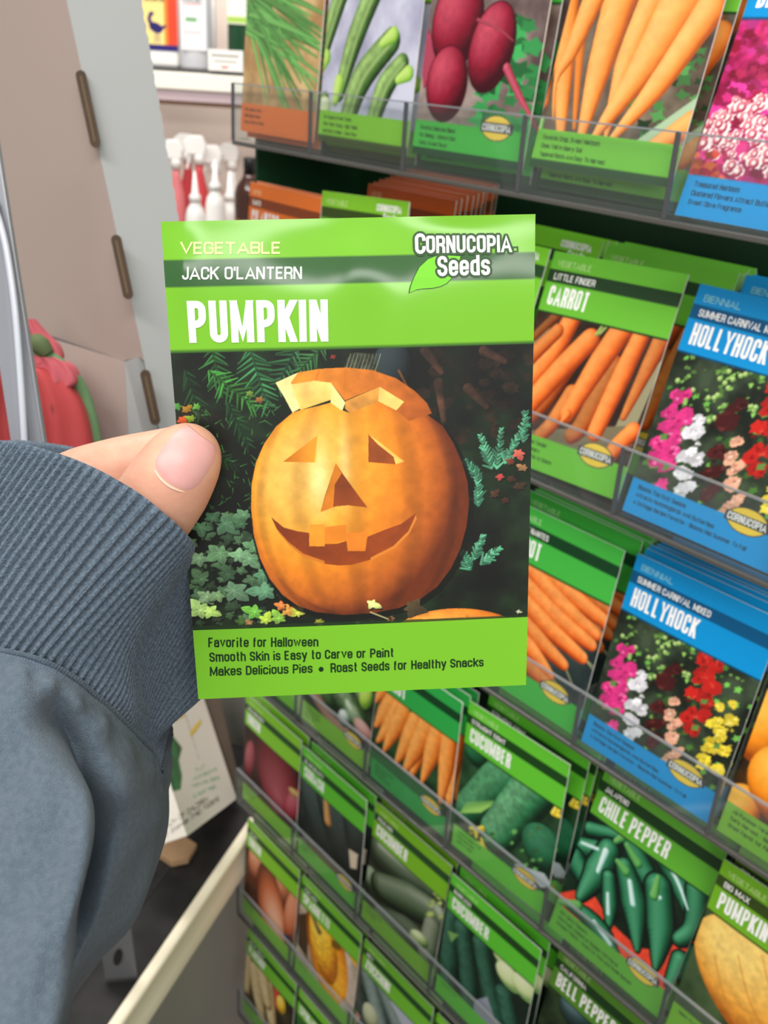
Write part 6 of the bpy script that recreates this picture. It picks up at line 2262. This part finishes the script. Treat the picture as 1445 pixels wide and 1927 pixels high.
# ------------------------------------------------------------------ far shelf with bottles
FD = 1.70
vs = M @ np.array([1.0, -.05, 0])
vs[2] = 0
vs /= np.linalg.norm(vs)
vn = np.cross(vs, [0, 0, 1.0])
if vn @ (CAM - at(370, 130, FD)) < 0:
    vn = -vn
UP = np.array([0, 0, 1.0])
FROT = np.array([vs, -vn, UP]).T          # local x right, y away, z up
if np.linalg.det(FROT) < 0:
    FROT = np.array([vs, vn, UP]).T
fs_top = at(370, 131, FD)
FS_Z = float(fs_top[2])
MM = FD / F_PX                            # metres per photo pixel there


def far(px, dz=0.0, back=0.0, d=FD):
    p = at(px, 131, d) - vn * back
    return np.array([p[0], p[1], FS_Z + dz])


fsh = empty('wall_shelf', far(370), FROT)
tag(fsh, 'white edged wall shelf carrying shampoo bottles', 'shelf')
link('shelf_board', box_mesh(-.34, .36, .004, .11, -.010, .0), fsh, principled('charcoal_shelf_liner', (76, 74, 74), .6))
link('price_rail', box_mesh(-.34, .36, -.002, .006, -.034, -.006, .002), fsh, principled('white_price_rail', (246, 242, 228), .4))
link('under_lip', box_mesh(-.34, .36, .004, .02, -.052, -.034), fsh, principled('lilac_shelf_shade', (196, 176, 180), .6))  # shadow band below the rail put into this strip's lilac colour
link('brown_batten', box_mesh(-.34, .36, .02, .03, -.060, -.052), fsh, principled('brown_batten', (176, 140, 116), .6))
link('back_board', box_mesh(-.34, .36, .21, .22, -.52, .25), fsh, principled('beige_back_board', (230, 214, 202), .7))
fs2 = empty('wall_shelf', far(370, -.50), FROT)
tag(fs2, 'lower wall shelf standing spray bottles behind the held packet', 'shelf')
link('shelf_board', box_mesh(-.34, .36, -.12, .22, -.012, .0), fs2, principled('charcoal_shelf_liner', (76, 74, 74), .6))
link('price_rail', box_mesh(-.34, .36, -.126, -.118, -.034, .0, .002), fs2, MATS['white_price_rail'])


def bottle_body(w, d, h, neck=.35, nh=.12, seg=32):
    prof = [(.9, 0), (1, .02), (1, .70), (.96, .78), (.75, .86), (neck, .90), (neck, .90 + nh * .5)]
    return lathe([(r * w / 2, z * h) for r, z in prof], seg, 1.0, d / w)


WHITE_PL = principled('white_plastic', (238, 236, 232), .35)


def face_print(parent, w, h, z0, y, painter, texts=(), res=90):
    """A flat label on the front of a bottle."""
    cv = Canvas(res, 0, 1, 0, h / w)
    painter(cv)
    surf = lambda u, v, l=0.0: np.stack([(np.asarray(u, float) - .5) * w, np.full_like(np.asarray(u, float), y - l), z0 + h - np.asarray(v, float) * w], -1)
    o = link('label', print_mesh(cv.result(), surf, 0, 1, 0, h / w, PAPER_PRINT), parent)
    it = []
    for s, x, yy, ww, hh, col in texts:
        text_on(s, rect_quad(x, yy, ww, hh), col, .16, it)
    if it:
        link('lettering', build_lettering(it, surf), parent)['kind'] = 'stuff'
    return o


def bird(cv):
    cv.img[:] = (250, 222, 140)
    H_ = cv.y1
    cv.rect(.70, 1, 0, H_, (232, 70, 40))
    cv.rect(.62, .72, 0, H_, (240, 140, 40))
    cv.rect(0, 1, H_ - .16, H_, (40, 30, 110))
    cv.rect(0, .7, 0, .22, (240, 170, 60))
    N_ = (34, 26, 100)
    y = H_ - 1.02
    cv.blob((.38, y + .42), .20, .13, .35, N_, N_, N_)
    cv.tube(((.28, y + .36), (.20, y + .22), (.24, y + .08)), (.07, .05, .05), N_, N_, N_)
    cv.blob((.27, y + .06), .07, .05, 0, N_, N_, N_)
    cv.tube(((.5, y + .45), (.66, y + .36)), (.06, .03), N_, N_, N_)
    cv.tube(((.36, y + .5), (.36, y + .80)), (.015, .015), N_, N_, N_)
    cv.tube(((.44, y + .5), (.46, y + .80)), (.015, .015), N_, N_, N_)


def flat_bottle(px, w, h, label, cat, back=.03):
    e = empty('shampoo_bottle', far(px, 0, back), FROT)
    tag(e, label, cat)
    return e


e = flat_bottle(298, .062, .17, 'yellow and red shampoo bottle with navy bird, on the white edged shelf', 'bottle')
link('bottle_body', box_mesh(-.031, .031, 0, .04, 0, .16, .006, 3), e, WHITE_PL)
link('cap', lathe([(.014, .160), (.014, .185), (.012, .188)], 20), e, WHITE_PL)
face_print(e, .060, .124, .026, -.0006, bird, [('SHAMPOO', .06, .66, .60, .14, (60, 36, 30))])


def cowboy(cv):
    cv.img[:] = (234, 234, 236)
    cv.rect(.1, .8, .62, .68, (226, 170, 170))
    cv.rect(.1, .7, .78, .80, (160, 160, 164))
    cv.rect(.1, .75, .88, .90, (160, 160, 164))
    cv.rect(.2, .62, 1.12, 1.26, (110, 170, 110))
    cv.rect(.1, .8, 1.62, 1.66, (206, 160, 160))
    cv.poly([(.3, .0), (.5, .0), (.42, .12)], (40, 40, 44))


e = flat_bottle(364, .056, .19, 'tall white shampoo bottle with grey lettering, between bird bottle and price card', 'bottle')
link('bottle_body', bottle_body(.056, .036, .19), e, principled('pearl_plastic', (222, 222, 226), .3), True)
link('cap', lathe([(.012, .17), (.012, .20), (.010, .202)], 20), e, WHITE_PL)
face_print(e, .044, .10, .03, -.0190, cowboy, [('COWBOY', .04, .22, .9, .18, (70, 70, 76)), ('MAGIC', .1, .44, .76, .16, (70, 70, 76))])
e = flat_bottle(446, .034, .14, 'dark green bottle with white label beside the chives packet', 'bottle', .02)
link('bottle_body', bottle_body(.036, .036, .15), e, principled('green_bottle_glass', (34, 74, 48), .15), True)
link('cap', lathe([(.007, .135), (.007, .155), (.006, .157)], 16), e, principled('black_cap', (22, 22, 24), .4))
face_print(e, .032, .05, .075, -.0186, lambda cv: (cv.img.__setitem__(slice(None), (240, 240, 226)), cv.rect(0, 1, 1.2, 1.5, (170, 206, 90))), [])
e = empty('price_card', far(425, 0, -.001), FROT)
tag(e, 'small white price card on the white edged shelf', 'card')
link('card', box_mesh(-.030, .030, -.002, 0, 0, .034), e, principled('white_card', (244, 242, 234), .6))
face_print(e, .058, .032, .001, -.0023, lambda cv: (cv.img.__setitem__(slice(None), (246, 244, 236)), cv.rect(.08, .9, .12, .17, (120, 116, 112)), cv.rect(.16, .84, .28, .32, (140, 136, 132)), cv.rect(.38, .58, .42, .48, (200, 110, 100))), [])
e = empty('sign_rod', far(399, 0, .03), FROT)
tag(e, 'thin white rod upright behind the price card', 'rod')
link('rod', lathe([(.004, 0), (.004, .14), (.003, .142)], 12), e, WHITE_PL)

# spray bottles and a brown bottle on the lower shelf
RED_PL = principled('red_bottle', (200, 60, 66), .35)
PINK_PL = principled('pink_bottle', (216, 120, 124), .35)


def spray(px, ytop, d, hh, body, label, group, w=.034, stripe=False):
    top = at(px, ytop, d)
    z0 = FS_Z - .50
    h = top[2] - z0
    e = empty('spray_bottle', np.array([top[0], top[1], z0]), FROT)
    tag(e, label, 'spray bottle', group)
    bh_ = h - .045
    link('bottle_body', lathe([(w * .46, 0), (w * .5, .006), (w * .5, bh_ * .72), (w * .42, bh_ * .86), (w * .2, bh_ * .95), (w * .2, bh_)], 24), e, body, True)
    link('collar', lathe([(w * .26, bh_ - .004), (w * .26, bh_ + .010), (w * .22, bh_ + .012)], 20), e, WHITE_PL)
    hd = link('spray_head', prism([(-.022, -.006, bh_ + .012), (.010, -.006, bh_ + .012), (.013, -.006, bh_ + .030), (.006, -.006, bh_ + .044), (-.014, -.006, bh_ + .044), (-.026, -.006, bh_ + .034)], (0, .012, 0), .002), e, WHITE_PL)
    link('trigger', prism([(-.018, -.003, bh_ + .012), (-.013, -.003, bh_ + .012), (-.020, -.003, bh_ - .014), (-.025, -.003, bh_ - .012)], (0, .006, 0), .001), hd, WHITE_PL)
    if stripe:
        link('label', lathe([(w * .505, bh_ * .2), (w * .505, bh_ * .6)], 24), e, RED_PL)
    return e


G_SP = 'spray bottles crowded on the lower wall shelf'
spray(330, 262, 1.72, 0, PINK_PL, 'pink spray bottle with white trigger head beside the cardboard display', G_SP)
spray(352, 250, 1.78, 0, RED_PL, 'red spray bottle with white head, tallest of the crowded sprays', G_SP)
spray(374, 254, 1.73, 0, RED_PL, 'red spray bottle with white head in the middle of the crowded sprays', G_SP)
spray(404, 272, 1.78, 0, PINK_PL, 'pink spray bottle standing behind the red striped white bottle', G_SP)
spray(436, 268, 1.81, 0, WHITE_PL, 'white spray bottle behind the brown bottle', G_SP)


def squeeze(px, ytop, d, label, stripe):
    top = at(px, ytop, d)
    z0 = FS_Z - .50
    h = top[2] - z0
    e = empty('squeeze_bottle', np.array([top[0], top[1], z0]), FROT)
    tag(e, label, 'bottle', 'white squeeze bottles with pointed tips')
    link('bottle_body', lathe([(.016, 0), (.017, .006), (.017, h - .075), (.014, h - .062), (.009, h - .054), (.009, h - .048)], 24), e, WHITE_PL, True)
    link('pointed_tip', lathe([(.010, h - .050), (.010, h - .040), (.006, h - .036), (.002, h)], 20), e, WHITE_PL, True)
    if stripe:
        link('label', lathe([(.0172, h - .30), (.0172, h - .085)], 24), e, RED_PL)
    return e


squeeze(366, 322, 1.66, 'white squeeze bottle with plain label in front of the red sprays', False)
squeeze(404, 300, 1.66, 'white squeeze bottle with red label band next to the brown bottle', False)
squeeze(432, 322, 1.72, 'white squeeze bottle showing a red band behind the brown bottle', True)
top = at(470, 296, 1.62)
z0 = FS_Z - .50
h = top[2] - z0
e = empty('brown_bottle', np.array([top[0], top[1], z0]), FROT)
tag(e, 'dark brown bottle with black cap behind the orange cilantro packet', 'bottle')
link('bottle_body', lathe([(.024, 0), (.026, .006), (.026, h - .060), (.023, h - .046), (.013, h - .032), (.011, h - .026)], 28), e, principled('brown_bottle_plastic', (62, 32, 22), .15, .6), True)
link('cap', lathe([(.0105, h - .026), (.0105, h - .002), (.009, h)], 24), e, principled('black_cap', (22, 22, 24), .4))
link('gold_label', lathe([(.0262, h - .25), (.0262, h - .098)], 28), e, principled('brown_gold_label', (84, 50, 28), .4, vary=(60, .8, (150, 110, 50))))
